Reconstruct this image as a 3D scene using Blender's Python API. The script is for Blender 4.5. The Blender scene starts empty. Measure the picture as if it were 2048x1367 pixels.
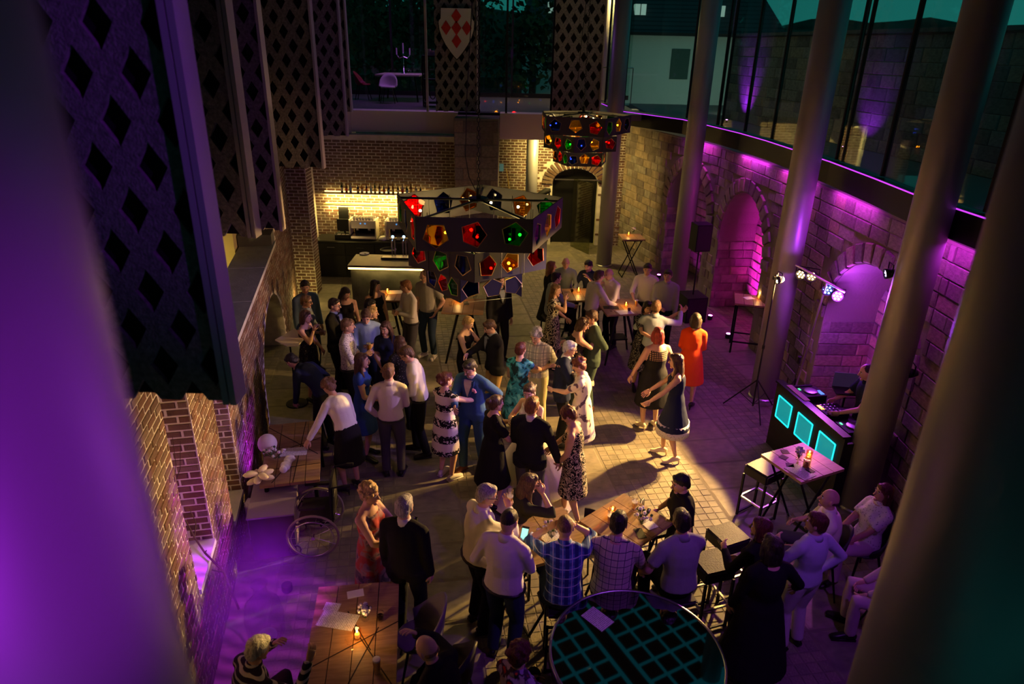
import bpy, bmesh, math, random
import numpy as np
from mathutils import Vector, Matrix, geometry
random.seed(11); rng = np.random.default_rng(11)
SC = bpy.context.scene; COL = SC.collection
# ---------------------------------------------------------------- camera
CH = 5.75; FPX = 1365.3; CX, CY = 1024, 683.5
_n = (955-CX, 3840-CY)
PITCH = math.atan(FPX/math.hypot(*_n)); ROLL = math.atan2(_n[0], _n[1])
FW = np.array([0, math.cos(PITCH), -math.sin(PITCH)])
_r0 = np.array([1., 0, 0]); _d0 = np.cross(FW, _r0)
_c, _s = math.cos(ROLL), math.sin(ROLL)
RT = _c*_r0 + _s*_d0; DN = _c*_d0 - _s*_r0
CAM = np.array([0, 0, CH])
def ray(px, py): return FW*FPX + RT*(px-CX) + DN*(py-CY)
def at(px, py, z=0.):
    v = ray(px, py); t = (z-CH)/v[2]; return CAM+v*t
def atY(px, py, y):
    v = ray(px, py); return CAM+v*(y/v[1])
def proj(p):
    v = np.asarray(p, float)-CAM; w = v@FW
    return CX+FPX*(v@RT)/w, CY+FPX*(v@DN)/w, w
cam = bpy.data.cameras.new('camera'); co = bpy.data.objects.new('camera', cam); COL.objects.link(co)
cam.lens = 24; cam.sensor_width = 36; cam.clip_start = .05; cam.clip_end = 500
M_ = Matrix.Identity(4)
for i in range(3):
    M_[i][0] = RT[i]; M_[i][1] = -DN[i]; M_[i][2] = -FW[i]; M_[i][3] = CAM[i]
co.matrix_world = M_
cam.dof.use_dof = True; cam.dof.focus_distance = 9.3; cam.dof.aperture_fstop = 1.6
SC.camera = co
vs = SC.view_settings; vs.view_transform = 'Standard'; vs.look = 'None'; vs.exposure = 0.0; vs.gamma = 1; vs.use_curve_mapping = False
# ---------------------------------------------------------------- world: dusk sky
W = bpy.data.worlds.new('dusk'); SC.world = W; W.use_nodes = True
nt = W.node_tree; bg = nt.nodes['Background']
tc = nt.nodes.new('ShaderNodeTexCoord'); sx = nt.nodes.new('ShaderNodeSeparateXYZ'); rp = nt.nodes.new('ShaderNodeValToRGB')
nt.links.new(tc.outputs['Generated'], sx.inputs[0]); nt.links.new(sx.outputs['Z'], rp.inputs[0]); nt.links.new(rp.outputs[0], bg.inputs[0])
rp.color_ramp.elements[0].position = 0.0; rp.color_ramp.elements[0].color = (.012, .17, .15, 1)
rp.color_ramp.elements[1].position = .5; rp.color_ramp.elements[1].color = (.006, .09, .11, 1)
bg.inputs[1].default_value = 1.0
# ---------------------------------------------------------------- lights
def lamp(kind, name, loc, energy, color, target=None, size=.06, angle=60, blend=.4, sy=None):
    l = bpy.data.lights.new(name, kind); l.energy = energy; l.color = color
    if kind in ('POINT', 'SPOT'): l.shadow_soft_size = size
    if kind == 'SPOT': l.spot_size = math.radians(angle); l.spot_blend = blend
    if kind == 'AREA':
        l.size = size
        if sy: l.shape = 'RECTANGLE'; l.size_y = sy
    o = bpy.data.objects.new(name, l); COL.objects.link(o); o.location = loc
    if target is not None:
        d = Vector(target)-Vector(loc); o.rotation_euler = d.to_track_quat('-Z', 'Y').to_euler()
    return o
WARM = (1, .58, .15); GOLD = (1, .70, .18); MAG = (.85, .02, 1.0); PUR = (.36, .03, 1.0)
LP = {k: atY(*v) for k, v in dict(par1=(1600, 550, 10.6), par2=(1622, 553, 10.5), par3=(1655, 580, 10.3), par4=(1675, 592, 10.2), tri=(1552, 561, 10.45), cold=(1813, 746, 7.75)).items()}
lamp('SPOT', 'spot_par_warm', LP['par1']+[-.12, -.1, .0], 3350, WARM, (-.2, 8.3, .75), .05, 66, .22)
lamp('SPOT', 'spot_par_warm_low', LP['par2']+[-.1, -.14, .0], 2300, WARM, (.9, 7.3, .6), .05, 50, .15)
lamp('SPOT', 'spot_tripod_warm', LP['tri']+[-.16, -.06, .0], 800, (1, .56, .17), (-2.2, 9.8, 1.0), .05, 75, .5)
lamp('SPOT', 'spot_column_warm', LP['cold']+[-.12, .1, .03], 220, (1, .62, .25), (-2.5, 9.2, 1.0), .05, 80, .5)
lamp('SPOT', 'spot_blue', LP['par3']+[-.06, -.14, .0], 160, (.12, .2, 1), (-1.5, 7.0, 1.0), .05, 50, .6)
lamp('SPOT', 'spot_purple', LP['par4']+[-.02, -.14, .0], 90, (.45, .05, 1), (1.5, 4.5, 1.2), .05, 80, .6)
lamp('SPOT', 'spot_balcony_purple', (3.3, 2.6, 5.9), 300, (.42, .08, 1), (1.6, 6.0, .8), .08, 62, .7)
lamp('SPOT', 'spot_pink', LP['par4']+[-.05, -.15, .0], 150, (1, .22, .5), (3.65, 7.2, 1.1), .05, 34, .6)
lamp('SPOT', 'spot_balcony_panels', (2.3, 1.2, 6.6), 270, (.42, .05, 1), (-2.9, 6.6, 5.35), .08, 52, .5)
lamp('SPOT', 'added_lilac_spot', (4.45, 8.0, 3.3), 800, (.55, .32, 1), (-3.75, 9.0, 1.35), .06, 34, .6)  # added lilac light on the left brick wall, no such lamp on the column
lamp('SPOT', 'spot_gallery_column', (.50, .10, 5.42), 20, (.5, .02, 1), (-.40, .42, 5.47), .05, 34, 1.0)
# ---------------------------------------------------------------- materials
MATS = {}
def _base(name):
    m = bpy.data.materials.new(name); m.use_nodes = True
    return m, m.node_tree, m.node_tree.nodes['Principled BSDF']
class N:
    def __init__(s, nt): s.nt = nt
    def n(s, t, ins=None, **kw):
        x = s.nt.nodes.new('ShaderNode'+t)
        for k, v in kw.items(): setattr(x, k, v)
        if ins:
            for k, v in ins.items():
                if hasattr(v, 'is_output'): s.nt.links.new(v, x.inputs[k])
                else: x.inputs[k].default_value = v
        return x
    def math(s, op, a, b=0.): return s.n('Math', {0: a, 1: b}, operation=op).outputs[0]
    def mix(s, f, a, b):
        x = s.n('Mix', None, data_type='RGBA')
        for sock, v in ((x.inputs[0], f), (x.inputs[6], a), (x.inputs[7], b)):
            if hasattr(v, 'is_output'): s.nt.links.new(v, sock)
            else: sock.default_value = v if not isinstance(v, tuple) or len(v) == 4 else (*v, 1)
        return x.outputs[2]
    def obj(s): return s.n('TexCoord').outputs['Object']
    def noise(s, scale, vec=None, detail=3., dist=0.):
        return s.n('TexNoise', {'Vector': vec or s.obj(), 'Scale': scale, 'Detail': detail, 'Distortion': dist}).outputs['Fac']
def C4(c): return (*c, 1) if len(c) == 3 else c
def M(name, color, rough=.6, metal=0., bump=0., bscale=40., var=0., vscale=6., emit=None, estr=0., pattern=None, spec=.3, coat=0., sheen=0.):
    if name in MATS: return MATS[name]
    m, nt, b = _base(name); g = N(nt)
    b.inputs['Base Color'].default_value = C4(color); b.inputs['Roughness'].default_value = rough; b.inputs['Metallic'].default_value = metal
    b.inputs['Specular IOR Level'].default_value = spec
    if coat: b.inputs['Coat Weight'].default_value = coat
    col = None
    if pattern: col = pattern(g)
    elif var:
        f = g.noise(vscale); lo = tuple(c*(1-var) for c in color); hi = tuple(min(1, c*(1+var)) for c in color)
        col = g.mix(g.n('MapRange', {0: f, 1: .3, 2: .7}).outputs[0], lo, hi)
    if col is not None: nt.links.new(col, b.inputs['Base Color'])
    if bump:
        bn = g.n('Bump', {'Strength': bump, 'Distance': .02, 'Height': g.noise(bscale, detail=4.)}); nt.links.new(bn.outputs[0], b.inputs['Normal'])
    if emit: b.inputs['Emission Color'].default_value = C4(emit); b.inputs['Emission Strength'].default_value = estr
    MATS[name] = m; return m
def GLASS(name, tint=(1, 1, 1), gloss=.5, rough=.02, dust=None, dustamt=0.):
    if name in MATS: return MATS[name]
    m, nt, b = _base(name); g = N(nt); nt.nodes.remove(b); out = nt.nodes['Material Output']
    tr = g.n('BsdfTransparent', {0: C4(tint)}); gl = g.n('BsdfGlossy', {'Roughness': rough})
    bf = g.n('NewGeometry').outputs['Backfacing']; fr = g.n('Fresnel', {0: g.math('SUBTRACT', 1.45, g.math('MULTIPLY', bf, .7603))}); f = g.n('MapRange', {0: fr.outputs[0], 1: 0., 2: 1., 3: .0, 4: gloss*2})
    f.clamp = True
    ms = g.n('MixShader', {0: f.outputs[0], 1: tr.outputs[0], 2: gl.outputs[0]})
    last = ms
    if dust:
        df = g.n('BsdfDiffuse', {0: C4(dust)}); tl = g.n('BsdfTranslucent', {0: C4(dust)})
        ad = g.n('MixShader', {0: .5, 1: df.outputs[0], 2: tl.outputs[0]})
        last = g.n('MixShader', {0: dustamt, 1: ms.outputs[0], 2: ad.outputs[0]})
    nt.links.new(last.outputs[0], out.inputs[0]); MATS[name] = m; return m
def EMIT(name, color, strength):
    return M(name, tuple(min(1, c) for c in color), .4, emit=color, estr=strength)
# cloth patterns (object space)
def p_plaid(a, b, c, s=11.):
    def f(g):
        xyz = g.n('SeparateXYZ', {0: g.obj()}).outputs
        fx = g.math('FRACT', g.math('MULTIPLY', xyz[0], s)); fz = g.math('FRACT', g.math('MULTIPLY', xyz[2], s))
        r = g.mix(g.math('LESS_THAN', fx, .42), a, b); r2 = g.mix(g.math('MULTIPLY', g.math('LESS_THAN', fz, .34), .55), r, b)
        fx2 = g.math('FRACT', g.math('ADD', g.math('MULTIPLY', xyz[0], s), .3)); fz2 = g.math('FRACT', g.math('ADD', g.math('MULTIPLY', xyz[2], s), .4))
        l = g.math('MAXIMUM', g.math('LESS_THAN', fx2, .09), g.math('LESS_THAN', fz2, .1))
        return g.mix(l, r2, c)
    return f
def p_spots(a, b, s=30., t=.32):
    def f(g):
        v = g.n('TexVoronoi', {'Vector': g.obj(), 'Scale': s}).outputs['Distance']
        return g.mix(g.math('LESS_THAN', v, t), a, b)
    return f
def p_swirl(a, b, s=9., k=6., t=.5):
    def f(g):
        n = g.noise(s, detail=1., dist=1.2)
        return g.mix(g.math('GREATER_THAN', g.math('FRACT', g.math('MULTIPLY', n, k)), t), a, b)
    return f
def p_blotch(a, b, c, s=7., t1=.47, t2=.6):
    def f(g):
        n = g.noise(s, detail=3., dist=.6)
        return g.mix(g.n('MapRange', {0: n, 1: t2, 2: t2+.05}).outputs[0], g.mix(g.n('MapRange', {0: n, 1: t1, 2: t1+.06}).outputs[0], a, b), c)
    return f
def p_bands(a, b, period=.2, off=0., w=.5):
    def f(g):
        z = g.n('SeparateXYZ', {0: g.obj()}).outputs[2]
        fz = g.math('FRACT', g.math('DIVIDE', g.math('ADD', z, off), period))
        n = g.noise(28., detail=2., dist=.8)
        edge = g.math('LESS_THAN', g.math('ADD', fz, g.math('MULTIPLY', g.math('SUBTRACT', n, .5), .5)), w)
        return g.mix(g.math('MULTIPLY', edge, g.math('GREATER_THAN', n, .42)), a, b)
    return f
def p_stripes(a, b, s=26., w=.45, ax=2):
    def f(g):
        z = g.n('SeparateXYZ', {0: g.obj()}).outputs[ax]
        return g.mix(g.math('LESS_THAN', g.math('FRACT', g.math('MULTIPLY', z, s)), w), a, b)
    return f
def p_yoke(a, b, z0):
    def f(g):
        xyz = g.n('SeparateXYZ', {0: g.obj()}).outputs
        fx = g.math('FRACT', g.math('MULTIPLY', xyz[0], 34.)); fz = g.math('FRACT', g.math('MULTIPLY', xyz[2], 34.))
        d = g.math('MULTIPLY', g.math('LESS_THAN', fx, .55), g.math('LESS_THAN', fz, .55))
        return g.mix(g.math('MULTIPLY', d, g.math('GREATER_THAN', xyz[2], z0)), a, b)
    return f
def p_print(a, b, s=60., ax=1, blk=.75):
    def f(g):
        xyz = g.n('SeparateXYZ', {0: g.obj()}).outputs
        ln = g.math('LESS_THAN', g.math('FRACT', g.math('MULTIPLY', xyz[ax], s)), .45)
        n = g.n('TexNoise', {'Vector': g.obj(), 'Scale': s*2.2, 'Detail': 0.}).outputs['Fac']
        return g.mix(g.math('MULTIPLY', g.math('MULTIPLY', ln, g.math('GREATER_THAN', n, .42)), blk), a, b)
    return f
def p_wood(a, b):
    def f(g):
        mp = g.n('Mapping', {0: g.obj(), 3: (3, 26, 26)}).outputs[0]
        n = g.n('TexNoise', {'Vector': mp, 'Scale': 1.2, 'Detail': 4., 'Distortion': .6}).outputs['Fac']
        return g.mix(g.n('MapRange', {0: n, 1: .35, 2: .65}).outputs[0], a, b)
    return f
# ---------------------------------------------------------------- mesh helper
def nrm(v):
    v = np.asarray(v, float); l = np.linalg.norm(v); return v/l if l > 1e-9 else v
class MB:
    def __init__(s): s.v = []; s.f = []; s.m = []; s.n = 0
    def add(s, vs, fs, mi=0):
        b = s.n; s.v.extend([tuple(map(float, x)) for x in vs]); s.n += len(vs)
        for f in fs: s.f.append(tuple(b+i for i in f)); s.m.append(mi)
        return s
    def box(s, c, d, R=None, mi=0, bottom=True):
        x, y, z = d[0]/2, d[1]/2, d[2]/2
        p = np.array([(-x, -y, -z), (x, -y, -z), (x, y, -z), (-x, y, -z), (-x, -y, z), (x, -y, z), (x, y, z), (-x, y, z)])
        if R is not None: p = p@np.asarray(R).T
        fs = [(4, 5, 6, 7), (0, 1, 5, 4), (1, 2, 6, 5), (2, 3, 7, 6), (3, 0, 4, 7)]
        if bottom: fs.append((3, 2, 1, 0))
        return s.add(p+np.asarray(c), fs, mi)
    def box2(s, a, b, mi=0):
        a = np.array(a, float); b = np.array(b, float); return s.box((a+b)/2, np.abs(b-a), None, mi)
    def tube(s, pts, rad, n=8, ref=None, mi=0, cap=True, round_end=False):
        P = [np.asarray(p, float) for p in pts]; k = len(P)
        if np.isscalar(rad): rad = [rad]*k
        R = [(r, r) if np.isscalar(r) else r for r in rad]
        U = None; rings = []
        for i in range(k):
            t = nrm(P[min(i+1, k-1)]-P[max(i-1, 0)])
            if ref is not None: u = np.asarray(ref, float)
            elif U is None: u = np.array([1., 0, 0]) if abs(t[0]) < .8 else np.array([0, 1., 0])
            else: u = U
            u = nrm(u-t*(u@t)); U = u; w = np.cross(t, u)
            a = np.arange(n)*2*math.pi/n
            rings.append(P[i]+np.outer(np.cos(a), u)*R[i][0]+np.outer(np.sin(a), w)*R[i][1])
        vs = np.concatenate(rings); fs = []
        for i in range(k-1):
            for j in range(n):
                j2 = (j+1) % n; fs.append((i*n+j, i*n+j2, (i+1)*n+j2, (i+1)*n+j))
        if cap: fs.append(tuple(range(n-1, -1, -1))); fs.append(tuple((k-1)*n+j for j in range(n)))
        return s.add(vs, fs, mi)
    def ell(s, c, r, R=None, nu=12, nv=8, mi=0):
        r = (r, r, r) if np.isscalar(r) else r
        vs = [(0, 0, -1)]
        for i in range(1, nv):
            ph = -math.pi/2+math.pi*i/nv
            for j in range(nu): th = 2*math.pi*j/nu; vs.append((math.cos(ph)*math.cos(th), math.cos(ph)*math.sin(th), math.sin(ph)))
        vs.append((0, 0, 1)); p = np.array(vs)*np.array(r)
        if R is not None: p = p@np.asarray(R).T
        fs = [(0, 1+(j+1) % nu, 1+j) for j in range(nu)]
        for i in range(nv-2):
            for j in range(nu):
                a = 1+i*nu+j; b = 1+i*nu+(j+1) % nu; fs.append((a, b, b+nu, a+nu))
        L = len(vs)-1; o = 1+(nv-2)*nu
        fs += [(o+j, o+(j+1) % nu, L) for j in range(nu)]
        return s.add(p+np.asarray(c), fs, mi)
    def lathe(s, prof, c=(0, 0, 0), n=16, mi=0, cap=True):
        vs = []; fs = []
        for r, z in prof:
            for j in range(n): a = 2*math.pi*j/n; vs.append((c[0]+r*math.cos(a), c[1]+r*math.sin(a), c[2]+z))
        for i in range(len(prof)-1):
            for j in range(n): j2 = (j+1) % n; fs.append((i*n+j, i*n+j2, (i+1)*n+j2, (i+1)*n+j))
        if cap: fs.append(tuple(range(n-1, -1, -1))); fs.append(tuple((len(prof)-1)*n+j for j in range(n)))
        return s.add(vs, fs, mi)
    def plate(s, outer, holes, th, org, u, v, mi=0):
        """flat plate with holes, in plane (u,v) at org, thickness along u x v"""
        loops = [outer]+holes; tris = geometry.tessellate_polygon([[Vector((a, b, 0)) for a, b in l] for l in loops])
        flat = [p for l in loops for p in l]; w = np.cross(u, v); n = len(flat)
        base = [np.asarray(org)+np.asarray(u)*a+np.asarray(v)*b for a, b in flat]
        vs = [b+w*th/2 for b in base]+[b-w*th/2 for b in base]; fs = []
        for t in tris:
            a, b, c = [flat[i] for i in t]
            if (b[0]-a[0])*(c[1]-a[1])-(b[1]-a[1])*(c[0]-a[0]) < 0: t = t[::-1]
            fs.append(tuple(t)); fs.append(tuple(i+n for i in t[::-1]))
        k = 0
        for l in loops:
            m = len(l)
            for j in range(m): a = k+j; b = k+(j+1) % m; fs.append((a, b, b+n, a+n))
            k += m
        return s.add(vs, fs, mi)
    def mesh(s, name, mats):
        me = bpy.data.meshes.new(name); me.from_pydata(s.v, [], s.f)
        for m in (mats if isinstance(mats, (list, tuple)) else [mats]): me.materials.append(m)
        if any(s.m): me.polygons.foreach_set('material_index', s.m)
        return me
    def build(s, name, mats, parent=None, smooth=False, loc=None):
        me = s.mesh(name, mats)
        bm = bmesh.new(); bm.from_mesh(me); bmesh.ops.recalc_face_normals(bm, faces=bm.faces); bm.to_mesh(me); bm.free()
        if smooth: me.polygons.foreach_set('use_smooth', [True]*len(me.polygons))
        o = bpy.data.objects.new(name, me); COL.objects.link(o)
        if parent: o.parent = parent
        if loc is not None: o.location = loc
        return o
def link(name, me, parent=None, loc=(0, 0, 0), rotz=0, scale=None, rot=None):
    o = bpy.data.objects.new(name, me); COL.objects.link(o)
    if parent: o.parent = parent
    o.location = loc; o.rotation_euler = rot or (0, 0, rotz)
    if scale: o.scale = scale
    return o
def thing(name, label, cat, loc=(0, 0, 0), rotz=0., group=None):
    o = bpy.data.objects.new(name, None); COL.objects.link(o); o.location = loc; o.rotation_euler = (0, 0, rotz); o.empty_display_size = .1
    o['label'] = label; o['category'] = cat
    if group: o['group'] = group
    return o
def tag(o, label, cat, group=None):
    o['label'] = label; o['category'] = cat
    if group: o['group'] = group
    return o
def struct(o): o['kind'] = 'structure'; return o
def dup(root, loc, rotz=None, label=None, group=None):
    r = root.copy(); COL.objects.link(r); r.location = loc
    if rotz is not None: r.rotation_euler = (0, 0, rotz)
    if label: r['label'] = label
    if group: r['group'] = group
    for ch in list(root.children):
        c = ch.copy(); COL.objects.link(c); c.parent = r
        for g in ch.children:
            d = g.copy(); COL.objects.link(d); d.parent = c
    return r
def rotz(a):
    c, s = math.cos(a), math.sin(a); return np.array([[c, -s, 0], [s, c, 0], [0, 0, 1]])
# common materials
BLACK = M('black_metal', (.012, .012, .013), .42, .6); BLK = M('matte_black', (.01, .01, .011), .7)
STEEL = M('brushed_steel', (.42, .42, .44), .34, 1.0); CHROME = M('chrome', (.7, .7, .72), .15, 1.0)
COLM = M('painted_column', (.34, .33, .35), .42, .35); WOOD = M('oak_plank', (.4, .22, .1), .45, pattern=p_wood((.25, .15, .08), (.36, .225, .125)))
DWOOD = M('dark_wood', (.05, .03, .02), .5); LEATH = M('black_leather', (.014, .012, .012), .5, bump=.15, bscale=60)
WHITE = M('white_paint', (.62, .58, .55), .6); PAPER = M('white_paper', (.75, .73, .72), .7)
PRINT = M('printed_paper', (.75, .73, .72), .7, pattern=p_print((.78, .76, .76), (.12, .12, .14), 62., 1))
CLEAR = GLASS('clear_glass', (.97, .97, .97), .5); WINDOW = GLASS('window_glass', (.82, .9, .88), .55)
FLAME = EMIT('candle_flame', (1, .55, .12), 14); BULB = EMIT('bulb_light', (1, .72, .3), 60)
WAX = M('candle_wax', (.8, .62, .35), .5, emit=(1, .55, .15), estr=1.2)
BEER = M('beer', (.75, .36, .05), .15); FOAM = M('beer_foam', (.85, .8, .7), .8)
# ---------------------------------------------------------------- structure
def frus():
    a, b = .5, .45
    v = [(-a, .5, -a), (a, .5, -a), (a, .5, a), (-a, .5, a), (-a, -.3, -a), (a, -.3, -a), (a, -.3, a), (-a, -.3, a), (-b, -.5, -b), (b, -.5, -b), (b, -.5, b), (-b, -.5, b)]
    f = [(4, 5, 1, 0), (5, 6, 2, 1), (6, 7, 3, 2), (7, 4, 0, 3), (8, 9, 5, 4), (9, 10, 6, 5), (10, 11, 7, 6), (11, 8, 4, 7), (8, 11, 10, 9)]
    return np.array(v), f
FV, FF = frus()
def unit_mesh(name, mat):
    me = bpy.data.meshes.new(name); me.from_pydata([tuple(x) for x in FV], [], [f[::-1] for f in FF]); me.materials.append(mat)
    bm = bmesh.new(); bm.from_mesh(me); bmesh.ops.recalc_face_normals(bm, faces=bm.faces); bm.to_mesh(me); bm.free(); return me
class Pieces:
    """many alike pieces set into a surface; the 300 largest in the photo become parts, the rest one part"""
    def __init__(s, parent, name, mats, limit=295): s.p = parent; s.name = name; s.mats = mats; s.it = []; s.limit = limit
    def add(s, c, R, d): s.it.append((np.asarray(c, float), R, d, random.randrange(len(s.mats))))
    def wall(s, org, u, n, length, height, bl, bh, depth=.05, mort=.012, skip=None, z0=0., jit=.008, lenjit=0., proud=.012):
        org = np.asarray(org, float); u = np.asarray(u, float); n = np.asarray(n, float); R = np.stack([u, -n, np.array([0, 0, 1.])], 1)
        rows = int((height-z0)/bh); k = 0
        for r in range(rows):
            z = z0+(r+.5)*bh; x = -(bl/2 if r % 2 else 0)-random.random()*.03
            while x < length:
                l = bl*(1+random.uniform(-lenjit, lenjit)); a = max(x, 0); b = min(x+l, length); x += l
                if b-a < .04: continue
                c = (a+b)/2
                if skip and (skip(c, z) or skip(a+.02, z) or skip(b-.02, z)): continue
                pr = proud+random.uniform(0, jit)
                s.add(org+u*c+np.array([0, 0, z])+n*(pr-depth/2), R, (b-a-mort, depth, bh-mort))
    def finish(s):
        def score(i):
            x, y, w = proj(i[0])
            if w < .3 or not (-20 < x < 2070 and -20 < y < 1390): return -1
            return i[2][0]*i[2][2]/(w*w) if i[2][2] > .03 else i[2][0]*i[2][1]/(w*w)
        s.it.sort(key=score, reverse=True)
        ms = [unit_mesh(s.name, m) for m in s.mats]
        for c, R, d, mi in s.it[:s.limit]:
            o = bpy.data.objects.new(s.name, ms[mi]); COL.objects.link(o); o.parent = s.p
            mw = Matrix.Identity(4)
            for i in range(3):
                for j in range(3): mw[i][j] = R[i][j]*d[j]
                mw[i][3] = c[i]
            o.matrix_basis = mw
        rest = s.it[s.limit:]
        if rest:
            b = MB()
            for c, R, d, mi in rest: b.add((FV*np.array(d))@np.asarray(R).T+c, FF, mi)
            o = b.build(s.name+'_field', s.mats, s.p); o['kind'] = 'stuff'
BRICKS = [M('brick_brown', (.125, .075, .052), .85, bump=.4, bscale=55, var=.3), M('brick_red', (.145, .075, .05), .85, bump=.4, bscale=55, var=.3), M('brick_pale', (.175, .12, .088), .85, bump=.4, bscale=55, var=.3)]
MORTAR = M('lime_mortar', (.60, .56, .52), .95, bump=.5, bscale=30, var=.15)
STONES = [M('stone_grey', (.22, .19, .17), .85, bump=.5, bscale=22, var=.3), M('stone_warm', (.26, .20, .15), .85, bump=.5, bscale=22, var=.3), M('stone_dark', (.15, .12, .11), .85, bump=.5, bscale=22, var=.3)]
SMORT = M('stone_mortar', (.2, .17, .15), .95, bump=.5, bscale=24)
SILL = M('sill_stone', (.48, .48, .50), .6, bump=.15, bscale=30, var=.12)
SLABS = [M('paving_grey', (.165, .145, .12), .5, bump=.12, bscale=14, var=.22), M('paving_warm', (.185, .16, .125), .5, bump=.12, bscale=14, var=.22), M('paving_dark', (.14, .125, .105), .52, bump=.12, bscale=14, var=.22)]
# ---- floor
b = MB(); b.box2((-9, -1, -.3), (6.6, 24, -.004)); floor = struct(b.build('floor', M('floor_joint', (.15, .132, .105), .8)))
FA = math.radians(178.5-8.); fd = np.array([math.sin(FA), math.cos(FA), 0]); fp = np.array([fd[1], -fd[0], 0])
org = at(1215, 810); R = np.stack([fp, fd, np.array([0, 0, 1.])], 1)
slabs = Pieces(floor, 'paving_slab', SLABS); pav = Pieces(floor, 'paver', SLABS)
WELL = np.array([1.34, 5.25]); WELLR = .90
def inroom(c): return -6.2 < c[0] < 6.4 and 2.6 < c[1] < 22.5 and (c[0] > -3.4-.2233*(c[1]-6.07) or c[1] > 9)
Rf = np.stack([fp, np.array([0, 0, -1.]), fd], 1)   # piece 'front' (-y of unit) faces up
bpos = -9.6; bi = 0
while bpos < 9:
    w = 1.30 if bi % 2 == 0 else .92
    for ai in range(-170, 120):
        if bi % 2 == 0:
            sz = .13
            for k in range(10):
                c = org+fp*(bpos+sz*(k+.5))+fd*(ai*sz+sz/2)
                if inroom(c): pav.add(c+np.array([0, 0, -.02+random.uniform(-.002, .002)]), Rf, (sz-.005, .04, sz-.005))
        elif ai % 5 == 0:
            c = org+fp*(bpos+w/2)+fd*(ai*.13+.325)
            if inroom(c): slabs.add(c+np.array([0, 0, -.02+random.uniform(-.001, .001)]), Rf, (w-.012, .04, .65-.012))
    bpos += w; bi += 1
# shift so the long joint passes through the seen joint
slabs.finish(); pav.finish()
# ---- left wall
W0 = np.array([-3.13, 6.07, 0]); DV = np.array([-.2179, .976, 0]); NN = np.array([.976, .2179, 0]); UZ = np.array([0, 0, 1.])
def L(s_, off, z): return W0+DV*s_+NN*off+UZ*z
RL = np.stack([DV, NN, UZ], 1)
def lbox(mb, s0, s1, o0, o1, z0, z1): mb.box(L((s0+s1)/2, (o0+o1)/2, (z0+z1)/2), (abs(s1-s0), abs(o1-o0), z1-z0), RL)
b = MB()
lbox(b, -3.6, -1.2, -1.0, 0, 0, 3.85); lbox(b, -1.2, -.44, -1.0, -.55, 0, 3.85); lbox(b, -1.2, -.44, -.55, 0, 0, .98)
lbox(b, -.44, .44, -1.0, 0, 0, 4.1); lbox(b, .44, 1.1, -1.0, -.55, 0, 4.1); lbox(b, .44, 1.1, -.55, 0, 0, .5)
lbox(b, 1.1, 1.8, -1.0, 0, 0, 4.1); lbox(b, 1.8, 3.7, -.57, 0, 0, 2.14)
arc = [(5.4+1.62*math.cos(t), .35+1.2*math.sin(t)) for t in np.linspace(0, math.pi, 15)]
b.plate([(3.7, 0), (3.7, 2.14), (7.05, 2.14), (7.05, 0), (7.02, 0)]+arc+[(3.78, 0)], [], .57, L(0, -.285, 0), DV, UZ)
lbox(b, 7.05, 10.2, -1.0, 0, 0, 4.1)
wall_left = struct(b.build('wall_left', MORTAR))
lb = Pieces(wall_left, 'brick', BRICKS)
kw = dict(bl=.225, bh=.078, mort=.016, proud=.004, jit=.007)
lb.wall(L(-3.6, 0, 0), DV, NN, 2.4, 3.8, **kw); lb.wall(L(-.44, 0, 0), DV, NN, .88, 4.1, **kw)
lb.wall(L(1.1, 0, 0), DV, NN, .7, 4.1, **kw); lb.wall(L(-1.2, 0, 0), DV, NN, .76, .95, **kw); lb.wall(L(.44, 0, 0), DV, NN, .66, .48, **kw)
lb.wall(L(-.44, -.55, 0), NN, -DV, .55, 4.1, z0=1.0, **kw); lb.wall(L(1.1, -.55, 0), NN, -DV, .55, 4.1, z0=.55, **kw)
lb.wall(L(1.8, 0, 0), DV, NN, 8.3, 4.0, skip=lambda c, z: (c+1.8 < 7.05 and z > 2.12) or (abs(c+1.8-5.4) < 1.62 and z < .35+1.2*math.sqrt(max(0, 1-((c+1.8-5.4)/1.62)**2))+.03), **kw)
lb.wall(L(7.05, -1.0, 0), NN, -DV, 1.0, 4.0, z0=2.2, **kw)
lb.finish()
for a0, a1 in ((1.85, 3.5), (3.52, 5.2), (5.22, 6.95)):
    b = MB(); lbox(b, a0, a1, -.59, .03, 2.14, 2.21); b.build('sill_slab', SILL, wall_left)
b = MB(); lbox(b, 6.6, 7.04, -.6, .0, 2.212, 2.42); b.build('sill_step', M('sill_dark', (.10, .10, .11), .6), wall_left)
for a0, a1, z in ((-1.19, -.45, 1.0), (.45, 1.09, .52)):
    b = MB(); lbox(b, a0, a1, -.54, .02, z-.02, z+.04); b.build('sill_slab', SILL, wall_left)
b = MB(); lbox(b, 6.3, 7.0, -1.6, -.62, 0, 4.0); struct(b.build('trim_1', M('cream_plaster', (.6, .5, .25), .8)))
lamp('POINT', 'corridor_light', L(5.5, -1.25, 1.9), 22, GOLD, size=.1)
b = MB(); lbox(b, -3.6, 10, -3.6, -3.4, 0, 4.0); struct(b.build('wall_corridor', M('dark_plaster', (.12, .12, .13), .9)))
# cross wall beside the bar
b = MB(); b.box2((-5.75, 16.0, 0), (-4.86, 16.45, 4.05)); wall_nook = struct(b.build('wall_nook', MORTAR))
pz = Pieces(wall_nook, 'brick', BRICKS); pz.wall((-5.75, 16.0, 0), (1, 0, 0), (0, -1, 0), .89, 4.05, **kw); pz.wall((-4.86, 16.0, 0), (0, 1, 0), (1, 0, 0), .45, 4.05, **kw); pz.finish()
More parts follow.
